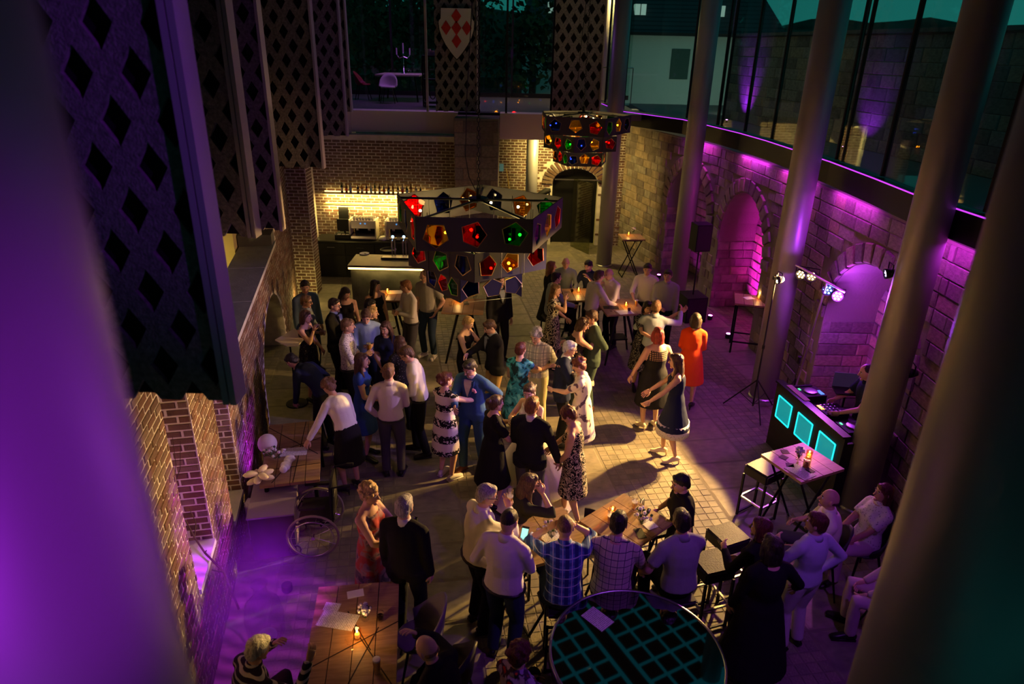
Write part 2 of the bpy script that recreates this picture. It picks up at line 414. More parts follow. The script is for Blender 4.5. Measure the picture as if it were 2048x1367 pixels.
# ---- back wall of the bar
b = MB(); b.box2((-5.9, 18.1, 0), (-1.55, 18.5, 3.6)); wall_back = struct(b.build('wall_back', MORTAR))
pz = Pieces(wall_back, 'brick', BRICKS); pz.wall((-5.4, 18.1, 0), (1, 0, 0), (0, -1, 0), 3.85, 3.55, z0=.9, **kw); pz.finish()
b = MB(); b.box2((-5.5, 16.45, 0), (-5.3, 18.1, 4)); struct(b.build('wall_side', MORTAR))
b = MB(); b.box2((-1.55, 17.6, 0), (-.45, 18.6, 4.1)); wall_pier = struct(b.build('wall_pier', SMORT))
pz = Pieces(wall_pier, 'stone', STONES); pz.wall((-1.55, 17.6, 0), (1, 0, 0), (0, -1, 0), 1.1, 4.1, bl=.46, bh=.29, lenjit=.25); pz.finish()
# ---- door wall
def arch_pts(c, hw, spring, top, n=13): return [(c+hw*math.cos(t), spring+(top-spring)*math.sin(t)) for t in np.linspace(0, math.pi, n)]
b = MB(); dc, dh, ds, dt = 1.84, .70, 1.92, 2.38
b.plate([(-.6, 0), (-.6, 4.1), (3.6, 4.1), (3.6, 0), (dc+dh, 0)]+arch_pts(dc, dh, ds, dt)+[(dc-dh, 0)], [], .5, (0, 21.45, 0), (1, 0, 0), (0, 0, 1))
wall_door = struct(b.build('wall_door', MORTAR))
pz = Pieces(wall_door, 'brick', BRICKS)
def dskip(c, z):
    x = c-.6-dc; return abs(x) < dh+.02 and z < ds or ((x/(dh+.36))**2+((z-ds)/(dt-ds+.38))**2 < 1 and z >= ds)
pz.wall((-.6, 21.2, 0), (1, 0, 0), (0, -1, 0), 4.2, 4.1, skip=dskip, **kw)
for t in np.linspace(.06, math.pi-.06, 19):
    c = np.array([dc+(dh+.17)*math.cos(t), 21.175, ds+(dt-ds+.19)*math.sin(t)]); e = nrm(np.array([math.cos(t)*dh, 0, math.sin(t)*(dt-ds+.25)])); w_ = np.cross(e, (0, 1, 0))
    pz.add(c, np.stack([e, np.array([0, 1., 0]), w_], 1), (.33, .06, .085))
pz.finish()
d1 = struct(MB().box2((dc-dh, 21.5, 0), (dc+dh, 21.56, 2.4)).build('door_1', M('dark_door_glass', (.008, .008, .008), .2)))
MB().box2((dc-dh, 21.46, 0), (dc-dh+.07, 21.58, 2.2)).build('door_frame', BLACK, d1); MB().box2((dc+dh-.07, 21.46, 0), (dc+dh, 21.58, 2.2)).build('door_frame', BLACK, d1)
d2 = struct(MB().box((2.02, 20.55, 1.07), (1.02, .025, 2.1), rotz(math.radians(118))).build('door_2', GLASS('door_glass', (.75, .78, .6), .4)))
MB().box((2.10, 20.5, 1.1), (.03, .03, .5)).build('door_handle', CHROME, d2)
MB().box2((1.2, 21.12, 2.04), (2.6, 21.16, 2.07)).build('door_rail', STEEL, d2)
# ---- right wall
Q = [np.array(p+(0,), float) for p in ((3.25, 21.4), (4.05, 18.75), (4.75, 16.2), (5.15, 12.3), (5.25, 8.0), (5.3, 1.0))]
WT = 3.72
bw = MB(); niches = [(1, .50, 1.02, 1.95, 3.05), (2, .42, 1.18, 1.75, 3.0), (3, .66, 1.2, 1.75, 2.95)]
wall_right = struct(bpy.data.objects.new('wall_right', bpy.data.meshes.new('wall_right'))); COL.objects.link(wall_right)
sp = Pieces(wall_right, 'stone', STONES)
NICHE = []
for i in range(5):
    A, B = Q[i], Q[i+1]; Ld = np.linalg.norm(B-A); u = (B-A)/Ld; n = np.array([u[1], -u[0], 0]); n = n if n[0] < 0 else -n
    nic = [q for q in niches if q[0] == i]
    if nic:
        _, fr, hw, spg, top = nic[0]; c = fr*Ld
        bw.plate([(0, 0), (0, WT), (Ld, WT), (Ld, 0), (c+hw, 0)]+arch_pts(c, hw, spg, top)+[(c-hw, 0)], [], .9, A-n*.45, u, UZ)
        bw.box(A+u*c-n*1.0+UZ*WT/2, (2*hw+.5, .2, WT), np.stack([u, n, UZ], 1))
        sp.wall(A+u*(c-hw)-n*.9, u, n, 2*hw, top, .44, .205, depth=.07, lenjit=.3, mort=.02, jit=.03, skip=lambda x, z, hw=hw, spg=spg, top=top: z > spg and ((x-hw)/hw)**2+((z-spg)/(top-spg))**2 > 1.1)
        for sg in (-1, 1): sp.wall(A+u*(c+sg*hw)-n*(.9 if sg > 0 else .0), n if sg > 0 else -n, -u*sg, .9, spg, .40, .205, depth=.06, lenjit=.3)
        def sk(x, z, c=c, hw=hw, spg=spg, top=top):
            x -= c; return (abs(x) < hw+.01 and z < spg) or (z >= spg and (x/(hw+.32))**2+((z-spg)/(top-spg+.34))**2 < 1)
        sp.wall(A, u, n, Ld, WT, .42, .205, depth=.06, lenjit=.3, skip=sk, jit=.018)
        for t in np.linspace(.05, math.pi-.05, 17):
            e = nrm(u*math.cos(t)*hw+UZ*math.sin(t)*(top-spg+.2)); cc = A+u*(c+(hw+.155)*math.cos(t))+UZ*(spg+(top-spg+.16)*math.sin(t))+n*.01
            sp.add(cc, np.stack([e, -n, np.cross(e, -n)], 1), (.29, .07, .2))
        NICHE.append((A+u*c, u, n, hw))
    else:
        bw.box(A+u*Ld/2-n*.45+UZ*WT/2, (Ld, .9, WT), np.stack([u, n, UZ], 1))
        sp.wall(A, u, n, Ld, WT, .42, .205, depth=.06, lenjit=.3, jit=.018)
me = bw.mesh('wall_right', SMORT); wall_right.data = me
bm = bmesh.new(); bm.from_mesh(me); bmesh.ops.recalc_face_normals(bm, faces=bm.faces); bm.to_mesh(me); bm.free()
sp.finish()
# rail beam, glowing strip, glazing
RAILPX = [(1246, 219), (1374, 236), (1435, 250), (1490, 263), (1544, 278), (1674, 319), (1765, 352), (1854, 386), (1973, 424)]
RP = [at(x, y, 4.2)*np.array([1, 1, 0]) for x, y in RAILPX]; RP = [np.array([2.75, 22.6, 0])]+RP+[RP[-1]+(RP[-1]-RP[-2])*1.2, RP[-1]+(RP[-1]-RP[-2])*3.0]
STRIP = EMIT('magenta_strip', (.6, .05, 1), 1.3)
for i in range(len(RP)-1):
    A, B = RP[i], RP[i+1]; Ld = np.linalg.norm(B-A); u = (B-A)/Ld; n = np.array([u[1], -u[0], 0]); n = n if n[0] < 0 else -n
    R_ = np.stack([u, n, UZ], 1); mid = (A+B)/2
    t_ = struct(MB().box(mid+UZ*4.0-n*.02, (Ld+.04, .24, .36), R_).build('trim_%d' % (i+2), BLACK))
    MB().box(mid+UZ*4.165+n*.108, (Ld, .012, .014), R_).build('light_strip', STRIP, t_)
    wdw = struct(MB().box(mid+UZ*6.3, (Ld-.06, .02, 4.2), R_).build('window_%d' % (i+1), WINDOW))
    MB().box(A+UZ*6.3, (.045, .06, 4.2), R_).build('mullion', BLK, wdw)
    if i in (3, 6): MB().box(A+u*.22+UZ*6.3, (.04, .05, 4.2), R_).build('mullion', BLK, wdw)
    MB().box(mid+UZ*8.45, (Ld, .2, .15), R_).build('head_rail', BLK, wdw)
for i in (2, 4, 5, 6, 8):
    A, B = RP[i], RP[i+1]; u = nrm(B-A); n = np.array([u[1], -u[0], 0]); n = n if n[0] < 0 else -n
    lamp('AREA', 'ledge_light', tuple((A+B)/2+n*.06+UZ*3.80), 14, (.8, .04, 1), tuple((A+B)/2+n*.0+UZ*3), 1.3, sy=.05)
# magenta ground lights in the niches
for k, (c, u, n, hw) in enumerate(NICHE):
    for sg, e in (((-.55, 40), (.5, 30)), ((-.35, 720), (.75, 200)), ((-.5, 80), (.4, 50)))[k]:
        p = c+u*sg+n*.28+UZ*.09
        lamp('SPOT', 'niche_light', tuple(p+UZ*.06), e, (1, .02, .78) if k else (.9, .02, .9), tuple(c+u*sg*.7-n*.9+UZ*1.1), .04, 85, .8)
        t = thing('ground_spotlight', ['small floor uplight at the far dark arch', 'small floor uplight in front of the bright magenta arch', 'small floor uplight behind the disc jockey booth'][k]+(', nearer the bar' if sg < 0 else ', nearer the camera'), 'spotlight', tuple(p*np.array([1, 1, 0])))
        MB().lathe([(.05, 0), (.06, .02), (.06, .09), (.05, .1)], n=12).build('housing', BLK, t); MB().lathe([(.0, .1), (.045, .1), (.045, .104), (0, .104)], n=12, cap=False).build('lens', EMIT('magenta_lens', (1, .1, .9), 25), t)
# ---- gallery at the back
FASC = M('white_fascia', (.75, .68, .63), .7)
b = MB(); b.box2((-4.30, 18.52, 3.62), (-1.53, 19.0, 4.16)); struct(b.build('trim_20', FASC))
b = MB(); b.box2((-6.0, 18.52, 3.46), (-4.31, 19.0, 4.16)); struct(b.build('trim_21', FASC))
b = MB(); b.box2((-.44, 18.5, 3.52), (.72, 19.0, 4.16)); struct(b.build('trim_22', FASC))
b = MB(); b.box2((-1.53, 18.6, 3.9), (-.44, 19.0, 4.16)); struct(b.build('trim_23', BLK))
b = MB(); b.box2((-6.5, 19.0, 4.0), (3.3, 25, 4.16)); struct(b.build('floor_gallery', M('gallery_floor', (.12, .11, .12), .4)))
PFR = M('pale_frame', (.5, .45, .55), .5)
for i, (px0, px1) in enumerate(((700, 853), (957, 1012), (1012, 1102), (1102, 1225))):
    x0 = atY(px0, 200, 18.55)[0]; x1 = atY(px1, 200, 18.55)[0]
    w_ = struct(MB().box2((x0, 18.54, 4.17), (x1, 18.56, 8.2)).build('window_%d' % (20+i), CLEAR))
    if i == 0:
        MB().box2((x0-.14, 18.5, 4.17), (x0, 18.62, 8.2)).build('window_frame', PFR, w_); MB().box2((x1, 18.5, 4.17), (x1+.05, 18.62, 8.2)).build('window_frame', PFR, w_)
    else: MB().box2((x0-.02, 18.5, 4.17), (x0+.03, 18.6, 8.2)).build('mullion', BLK, w_)
for i in range(5):
    x0 = -6.2+i*2.0; w_ = struct(MB().box2((x0, 24.6, 4.3), (x0+1.96, 24.62, 8.2)).build('window_%d' % (30+i), WINDOW)); MB().box2((x0-.03, 24.55, 4.16), (x0+.03, 24.65, 8.2)).build('mullion', BLK, w_)
    MB().box2((x0, 24.55, 4.16), (x0+1.96, 24.65, 4.3)).build('bottom_rail', BLK, w_)
lamp('AREA', 'gallery_ceiling_light', (-2.6, 21.5, 7.9), 48, (.62, .2, 1), (-2.6, 21.5, 4), 1.5)
lamp('AREA', 'far_room_light', (3.05, 23.2, 7.6), 90, (1, .75, .3), (3.0, 23.5, 5), .6)
b = MB(); b.box2((-6.5, 18.4, 8.2), (3.6, 25, 8.3)); struct(b.build('ceiling_gallery', M('dark_ceiling', (.04, .04, .045), .9)))
# hall ceiling with unseen lattice skylight, added for its reflection in the round table
b = MB(); x0, x1, y0, y1 = -2.0, 5.6, 10.6, 17.4; DC = M('dark_ceiling', (.04, .04, .045), .9)
for a, c in (((-9, -3.2, 9), (6.5, y0, 9.2)), ((-9, y1, 9), (6.5, 18.4, 9.2)), ((-9, y0, 9), (x0, y1, 9.2)), ((x1, y0, 9), (6.5, y1, 9.2))): b.box2(a, c)
ceiling = struct(b.build('ceiling', DC))
sk_ = struct(MB().box2((x0, y0, 9.1), (x1, y1, 9.12)).build('window_40', GLASS('added_skylight_glass', (.8, .9, .9), .2)))
b = MB(); la = math.radians(28)
for k in range(-14, 15):
    for m_ in range(-14, 15):
        if k % 6 == 5 or m_ % 8 == 7: continue
        q = rotz(la)@np.array([k*.46, m_*.46, 0]); c = np.array([(x0+x1)/2, (y0+y1)/2, 9.0])+q
        if x0-.3 < c[0] < x1+.3 and y0-.3 < c[1] < y1+.3: b.box(c, (.36, .36, .04), rotz(la))
for k in (-13, -7, -1, 5, 11): b.box(np.array([(x0+x1)/2, (y0+y1)/2, 9.0])+rotz(la)@np.array([k*.46, 0, 0]), (.3, 14, .05), rotz(la))
bm = bmesh.new(); me = b.mesh('lattice', BLK); bm.from_mesh(me)
for co_, no in (((x0, 0, 0), (-1, 0, 0)), ((x1, 0, 0), (1, 0, 0)), ((0, y0, 0), (0, -1, 0)), ((0, y1, 0), (0, 1, 0))):
    bmesh.ops.bisect_plane(bm, geom=bm.verts[:]+bm.edges[:]+bm.faces[:], plane_co=co_, plane_no=no, clear_outer=True)
bm.to_mesh(me); bm.free(); lo = bpy.data.objects.new('lattice', me); COL.objects.link(lo); lo.parent = sk_
struct(MB().box2((-9, -3.2, -.2), (6.6, -3.0, 9.2)).build('wall_front', DC))
struct(MB().box2((-9.2, -3.2, -.2), (-9, 25, 9.2)).build('wall_outer', DC))
struct(MB().box2((5.36, -3.2, 3.75), (6.6, 7.1, 9.2)).build('wall_sky_blocker', DC))  # unseen, added to block teal sky light from the right glazing
struct(MB().box2((-9, 18.4, 8.25), (3.6, 18.6, 9.2)).build('trim_30', DC))
# ---- columns
def column(label, x, y, r, z0=0., z1=9.0):
    t = thing('column', label, 'column', (x, y, z0))
    MB().lathe([(r, 0.0), (r, z1-z0)], n=40).build('shaft', COLM, t, True)
    MB().lathe([(r+.02, 0), (r+.02, .03), (r, .05)], n=40).build('base_ring', STEEL, t); return t
column('round grey steel column furthest back, beside the arched brick doorway', 2.60, 19.04, .215)
column('round grey steel column behind the white shirted men at the far table', 4.06, 16.1, .215)
column('round grey steel column beside the left tripod lamp and magenta arch', 4.57, 11.05, .225)
column('round grey steel column in front of the disc jockey, with a clamped lamp', 4.80, 7.85, .225)
column('dark blurred steel column filling the right edge of the photo', 1.656, 1.894, .285)
column('large blurred purple lit column filling the left edge of the photo', -.507, .389, .22)
column('short yellow lit column under the gallery, left of the arched doorway', .47, 20.2, .17, 0, 4.0)
# ---------------------------------------------------------------- diamond lattice panels
FELT = M('grey_felt', (.21, .195, .21), .9, bump=.6, bscale=70, var=.35, vscale=28); HOLEDARK = M('hole_shade_black', (.012, .010, .013), .95)
FLNG = M('pale_flange', (.42, .38, .46), .5)
def lattice_panel(label, x0, x1, y, z0, z1, flanges=1, cw=.27, ch=.43):
    t = thing('lattice_panel', label, 'panel', ((x0+x1)/2, y, z0))
    w = x1-x0; h = z1-z0; bm = bmesh.new(); s = .57
    nx = int(w/cw)+3; nz = int(h/ch)+3
    for i in range(-nx, nx+1):
        for j in range(0, 2*nz):
            cx = (i+(.5 if j % 2 else 0))*cw; cz = (j-1)*ch/2
            if abs(cx) > w/2+cw or cz > h+ch: continue
            O = [(cx, cz-ch/2), (cx+cw/2, cz), (cx, cz+ch/2), (cx-cw/2, cz)]; I = [(cx+(a-cx)*s, cz+(b_-cz)*s) for a, b_ in O]
            vo = [bm.verts.new((a, 0, b_)) for a, b_ in O]; vi = [bm.verts.new((a, 0, b_)) for a, b_ in I]
            for k in range(4): bm.faces.new((vo[k], vo[(k+1) % 4], vi[(k+1) % 4], vi[k]))
    bmesh.ops.remove_doubles(bm, verts=bm.verts, dist=1e-4)
    for c_, no in (((-w/2, 0, 0), (-1, 0, 0)), ((w/2, 0, 0), (1, 0, 0)), ((0, 0, 0), (0, 0, -1)), ((0, 0, h), (0, 0, 1))):
        bmesh.ops.bisect_plane(bm, geom=bm.verts[:]+bm.edges[:]+bm.faces[:], plane_co=c_, plane_no=no, clear_outer=True)
    r = bmesh.ops.extrude_face_region(bm, geom=bm.faces[:])
    bmesh.ops.translate(bm, verts=[v for v in r['geom'] if isinstance(v, bmesh.types.BMVert)], vec=(0, .03, 0))
    bmesh.ops.recalc_face_normals(bm, faces=bm.faces)
    me = bpy.data.meshes.new('lattice'); bm.to_mesh(me); bm.free(); me.materials.append(FELT); link('lattice', me, t)
    MB().box2((-w/2, .06, .01), (w/2, .085, h)).build('hole_shade_sheet', HOLEDARK, t)  # dark sheet added behind the holes to paint the shade seen through them
    for k in range(flanges):
        MB().box2((w/2-.008+k*.042, -.05, 0), (w/2+.026+k*.042, .10, h)).build('edge_flange', FLNG, t)
    return t
lattice_panel('nearest and largest hanging grey panel with diamond holes, half behind the purple column', -2.78, -1.60, 3.4, 3.88, 8.2, 2)
lattice_panel('second hanging grey panel with diamond holes, just behind the nearest one', -3.5, -2.375, 6.0, 4.13, 8.2, 2)
lattice_panel('third hanging grey panel with diamond holes, above the white wall sill', -4.2, -3.06, 8.8, 3.47, 8.2, 1)
lattice_panel('fourth hanging grey panel with diamond holes, over the golden brick jamb', -4.5, -3.33, 12.0, 3.75, 8.2, 1)
lattice_panel('fifth hanging grey panel with diamond holes, lowest end left of white fascia', -4.7, -3.72, 15.5, 3.87, 8.2, 1)
lattice_panel('sixth narrow hanging panel with diamond holes, beside the gallery dining window', -4.7, -4.07, 17.6, 4.2, 8.2, 1)
lattice_panel('hanging panel with diamond holes carrying the white shield', -2.06, -1.02, 18.25, 4.2, 8.2, 1)
lattice_panel('hanging panel with diamond holes at right of the back gallery, beyond the small chandelier', .88, 2.08, 18.25, 4.25, 8.2, 1)
# crest
cs = [atY(x, y, 18.12) for x, y in ((887, 16), (938, 15))]; cxm = (cs[0][0]+cs[1][0])/2; zt = cs[0][2]; zb = atY(911, 118, 18.12)[2]; hw = .43
t = thing('heraldic_shield', 'white heraldic shield with five red diamonds hung on a lattice panel', 'shield', (cxm, 18.14, zb))
H_ = zt-zb; out = [(-.37, H_), (.37, H_)]+[(hw*math.cos(a), H_*.72+H_*.28*math.sin(a)*.6) for a in (.5, .2, 0)]+[(hw*(1-q**1.9), H_*.72*(1-q)) for q in (.2, .4, .6, .8, .93)]+[(0, 0)]+[(-hw*(1-q**1.9), H_*.72*(1-q)) for q in (.93, .8, .6, .4, .2)]+[(-hw*math.cos(a), H_*.72+H_*.28*math.sin(a)*.6) for a in (0, .2, .5)]
MB().plate([(a*1.05, b_*1.03-.03) for a, b_ in out][::-1], [], .03, (0, .02, 0), (1, 0, 0), (0, 0, 1)).build('rim', BLK, t)
MB().plate(out[::-1], [], .04, (0, -.01, 0), (1, 0, 0), (0, 0, 1)).build('field', M('shield_white', (.62, .61, .60), .6), t)
RED = M('shield_red', (.5, .03, .025), .6, var=.2)
for a, b_ in ((0, .85), (0, .62), (0, .36), (-.25, .62), (.25, .62)):
    c = (a, H_*b_); MB().plate([(c[0]-.12, c[1]), (c[0], c[1]-.165), (c[0]+.12, c[1]), (c[0], c[1]+.165)], [], .014, (0, -.035, 0), (1, 0, 0), (0, 0, 1)).build('red_diamond', RED, t)
# ---------------------------------------------------------------- chandeliers
PCOL = {'r': GLASS('red_glass', (.75, .02, .015), .25), 'g': GLASS('green_glass', (.02, .45, .06), .25), 'b': GLASS('blue_glass', (.03, .06, .35), .25), 'y': GLASS('amber_glass', (.8, .5, .08), .25)}
PINK = M('chandelier_panel', (.05, .047, .052), .6); EDGE = M('brass_edge', (.5, .36, .12), .4, .8)
def chandelier(label, c, R, rot0, en, seq):
    t = thing('chandelier', label, 'chandelier', tuple(c)); k = 0
    for ti, (rr, zt, hh, da) in enumerate(((1., 0, .40, 0), (.80, -.43, .35, math.radians(36)), (.60, -.81, .32, math.radians(0 if ti_alt else 20)))):
        r = R*rr; a0 = rot0+da; hh *= R/1.14; zt *= R/1.14
        pts = [np.array([r*math.cos(a0+2*math.pi*i/5), r*math.sin(a0+2*math.pi*i/5), 0]) for i in range(5)]
        for i in range(5):
            A, B = pts[i], pts[(i+1) % 5]; Ld = np.linalg.norm(B-A); u = (B-A)/Ld; v = np.array([0, 0, 1.])
            holes = []; meta = []
            for q in range(3):
                hc = (Ld*(q+.5)/3+random.uniform(-.02, .02), hh*(.5+random.uniform(-.05, .05))); hr = hh*.40; ph = random.random()*2
                hp = [(hc[0]+hr*random.uniform(.88, 1.06)*math.cos(ph+2*math.pi*j/5), hc[1]+hr*random.uniform(.88, 1.06)*math.sin(ph+2*math.pi*j/5)) for j in range(5)]
                holes.append(hp); meta.append((hc, hp))
            o = A+v*(zt-hh)
            f = MB().plate([(0, 0), (Ld, 0), (Ld, hh), (0, hh)], holes, .012, o, u, v).build('side_panel', PINK, t)
            n = np.cross(u, v)
            for hc, hp in meta:
                p_ = MB().plate([(hc[0]+(a-hc[0])*1.06, hc[1]+(b_-hc[1])*1.06) for a, b_ in hp], [], .006, o-n*.012, u, v).build('glass_pane', PCOL[seq[k % len(seq)]], f)
                k += 1
                b_ = MB()
                for j in range(5): 
                    P0 = o+u*hp[j][0]+v*hp[j][1]; P1 = o+u*hp[(j+1) % 5][0]+v*hp[(j+1) % 5][1]; b_.tube([P0+n*.003, P1+n*.003], .006, 4)
                b_.build('pane_rim', EDGE, f)
                if random.random() < .5:
                    w = o+u*(hc[0]+random.uniform(-.07, .07))+v*(hc[1]+random.uniform(-.05, .05))-n*random.uniform(.06, .16)
                    MB().ell(w, .014*R/1.14+.004, nu=8, nv=6).build('bulb', BULB, t)
        lamp('POINT', 'chandelier_light', tuple(np.asarray(c)+np.array([r*.35, -r*.3, zt-hh*.5])), en, (1, .68, .2), size=.06)
        lamp('POINT', 'chandelier_light', tuple(np.asarray(c)+np.array([-r*.4, r*.35, zt-hh*.5])), en, (1, .68, .2), size=.06)
    b = MB(); pts = [np.array([R*math.cos(rot0+2*math.pi*i/5), R*math.sin(rot0+2*math.pi*i/5), -.05]) for i in range(5)]
    for p in pts: MB().tube([(0, 0, .02), tuple(p)], .016, 6).build('arm', BLACK, t)
    for i in range(5):
        A, B = pts[i], pts[(i+1) % 5]
        for q in (.2, .5, .8): p = (A+(B-A)*q)*.78; b.tube([p, p+np.array([0, 0, -.75*R/1.14])], .005, 5)
    b.build('hanger_rod', BLACK, t)
    MB().lathe([(.0, .0), (.12, 0), (.13, .02), (.12, .045), (.03, .05), (.03, .16), (0, .16)], n=20).build('hub', BLACK, t)
    b = MB(); z = .17; i = 0
    while z < 8.9-c[2] and z < 4.6:
        R_ = rotz(math.pi/2*(i % 2)); pts2 = [R_@np.array([.017*math.cos(a), 0, .03*math.sin(a)])+np.array([0, 0, z]) for a in np.linspace(0, 2*math.pi, 9)]
        b.tube(pts2, .005, 4, cap=False); z += .05; i += 1
    b.build('chain', BLACK, t)
    b = MB(); b.tube([(-.02, 0, .1), (-.12, .0, .3), (-.16, 0, .55), (-.14, 0, 1.2), (-.05, 0, 2.6), (0, 0, 4.5)], .006, 5); b.build('power_cord', BLK, t)
ti_alt = False
chandelier('large three-tier black chandelier with coloured pentagon panes over the dance floor', atY(957, 402, 8.55), 1.13, math.radians(90), 8.5, 'ybrgbryrgbyrgybr')
chandelier('smaller looking distant chandelier with coloured panes in front of the brick doorway', atY(1167, 228, 15.2), 1.02, math.radians(74), 8, 'rgbyrgbyrgybrgy')
# ---------------------------------------------------------------- tables and seats
def four(a, b_, c, d, z):
    P_ = [at(*q, z) for q in (a, b_, c, d)]; return sum(P_)/4, math.atan2(*(P_[1]-P_[0])[1::-1])
def bar_table(label, c, rot, w=.74, d=.74, z=1.1, style='x', group=None, cat='table', wood=WOOD, nm='bar_table'):
    t = thing(nm, label, cat, (c[0], c[1], 0), rot, group); n = max(3, int(round(w/.19)))
    for i in range(n): MB().box((-w/2+w*(i+.5)/n, 0, z-.018), (w/n-.008, d, .036)).build('plank', wood, t)
    MB().box((0, 0, z-.055), (w*.8, d*.8, .03)).build('under_frame', BLACK, t)
    if style == 'x':
        for sy in (-1, 1):
            y = sy*d*.36
            for sx in (-1, 1): MB().tube([(sx*w*.36, y, z-.07), (-sx*w*.36, y+sx*.012, .03)], .016, 6).build('leg', BLACK, t)
        MB().tube([(-w*.36, -d*.36, .02), (-w*.36, d*.36, .02)], .016, 6).build('foot_bar', BLACK, t); MB().tube([(w*.36, -d*.36, .02), (w*.36, d*.36, .02)], .016, 6).build('foot_bar', BLACK, t)
    elif style == 'h':
        for sx in (-1, 1):
            for sy in (-1, 1): MB().box((sx*w*.42, sy*d*.4, z/2-.04), (.035, .035, z-.08)).build('leg', BLACK, t)
        MB().box((0, -d*.4, .25), (w*.8, .03, .03)).build('stretcher', BLACK, t); MB().box((0, d*.4, .25), (w*.8, .03, .03)).build('stretcher', BLACK, t)
    else:
        for sx in (-1, 1):
            for sy in (-1, 1): MB().tube([(sx*.1, sy*.1, z-.07), (sx*w*.42, sy*d*.42, .0)], [.03, .02], 6).build('leg', BLACK, t)
        MB().box((0, 0, .45), (.3, .3, .03)).build('brace', BLACK, t)
    return t
c, r = four((1010, 1040), (1110, 1015), (1190, 1100), (1060, 1130), 1.08); T1 = c; bar_table('oak bar table between the beer drinker and the blue plaid shirt man', c, r, .76, .74, 1.08)
c, r = four((1182, 1040), (1263, 990), (1330, 1058), (1235, 1085), 1.08); T2 = c; bar_table('oak bar table cluttered with glasses in front of the chequered shirt man', c, r, .76, .68, 1.08)
c, r = four((1535, 907), (1613, 885), (1671, 940), (1600, 960), 1.1); TR = c; bar_table('pink lit oak bar table in front of the cyan lit booth', c, r, .72, .66, 1.1)
c, r = four((887, 595), (967, 597), (970, 626), (887, 626), 1.1); TB = c; bar_table('oak bar table under the large chandelier, near the grey T-shirt man', c, r, .8, .8, 1.1, 't')
c, r = four((1202, 597), (1255, 595), (1295, 630), (1215, 630), 1.1); TC = c; bar_table('oak bar table shared by the white shirted men before the far columns', c, r, .82, .85, 1.1, 't')
c = at(1165, 588, 1.08); TD = c; bar_table('oak bar table of the seated far group beside the red haired woman', c, .1, .8, .75, 1.08, 't')
c, r = four((1473, 585), (1540, 592), (1535, 615), (1477, 607), 1.1); TN = c; bar_table('oak bar table with a candle at the foot of the magenta arch', c, r, .72, .66, 1.1, 'h')
c, r = four((1235, 466), (1285, 466), (1288, 480), (1245, 480), 1.1); TF = c; bar_table('small crossed leg bar table far back beside the magenta wall light', c, r, .62, .6, 1.1)
c = at(775, 590, 1.1); TG = c; bar_table('oak bar table near the bar, behind the woman in black sleeveless dress', c, 0, .75, .6, 1.1, 't')
# dining tables at the left with carved criss-cross grooves
GRV = M('dark_groove', (.02, .012, .008), .8)
def groove_table(label, c, rot, w, d, z, lines):
    t = thing('dining_table', label, 'table', (c[0], c[1], 0), rot); n = 4
    for i in range(n): MB().box((-w/2+w*(i+.5)/n, 0, z-.02), (w/n-.008, d, .04)).build('plank', WOOD, t)
    for (ax, ay), (bx, by) in lines:
        A = np.array([ax*w/2, ay*d/2, z+.0012]); B = np.array([bx*w/2, by*d/2, z+.0012]); Ld = np.linalg.norm(B-A)
        MB().box((A+B)/2, (Ld, .011, .0016), rotz(math.atan2(B[1]-A[1], B[0]-A[0]))).build('inlay_line', GRV, t)
    for sx in (-1, 1):
        for sy in (-1, 1): MB().tube([(sx*w*.40, sy*d*.44, z-.04), (sx*w*.44, sy*d*.47, 0)], [.03, .022], 8).build('leg', BLACK, t)
    MB().box((0, 0, z-.06), (w*.8, d*.85, .04)).build('apron', BLACK, t); return t
c = (at(641, 1183, .76)+at(795, 1160, .76))/2; d_ = np.array([.13, -.99, 0]); TL1 = c+d_*.62
groove_table('oak dining table with criss-cross dark inlay at the bottom left of the photo', TL1, math.radians(-82+90), .80, 1.3, .76, [((-1, -.55), (1, .18)), ((-.05, .15), (1, -1)), ((.55, .1), (-.1, -.95)), ((-.2, .45), (.4, -.3))])
c, r = four((545, 845), (640, 840), (635, 965), (520, 970), .76); TL2 = c
groove_table('oak dining table with gifts and bouquet against the left brick wall', c, math.radians(14), .72, 1.5, .76, [((-1, .9), (.9, -.2)), ((-1, -.1), (1, .35)), ((-.6, -.95), (1, .8)), ((-1, -.55), (1, -.5)), ((.1, -1), (.4, 1))])
# stools
def stool(label, c, rot, group=None, h=.8, w=.37, th=.15, rail=None):
    t = thing('bar_stool', label, 'stool', (c[0], c[1], 0), rot, group)
    b = MB(); b.box((0, 0, h-th/2), (w, w, th)); me = b.mesh('seat', LEATH); bm = bmesh.new(); bm.from_mesh(me); bmesh.ops.bevel(bm, geom=bm.edges[:], offset=.022, segments=3, affect='EDGES'); bm.to_mesh(me); bm.free(); link('seat', me, t)
    for sx in (-1, 1):
        for sy in (-1, 1): MB().box((sx*w*.46, sy*w*.46, (h-.15)/2), (.026, .026, h-.15)).build('leg', BLACK, t)
    for zz, mt in ((.30, rail or STEEL), (.03, BLACK)):
        for k, (cx_, cy_, dx, dy) in enumerate(((0, -1, 1, 0), (0, 1, 1, 0), (-1, 0, 0, 1), (1, 0, 0, 1))):
            if zz < .1 and k > 1: continue
            MB().box((cx_*w*.46, cy_*w*.46, zz), (.022+dx*(w*.9), .022+dy*(w*.9), .022)).build('foot_rail', mt, t)
    return t
c, r = four((1500, 925), (1530, 912), (1562, 935), (1530, 957), .8); stool('black padded bar stool beside the pink lit table', c, r)
c, r = four((1418, 1055), (1460, 1042), (1500, 1070), (1455, 1095), .8); stool('empty black padded bar stool left of the two women in black', c, r)
c = at(1425, 1120, .8); stool('black padded bar stool at the elbow of the grey shirt man', c, r-.1)
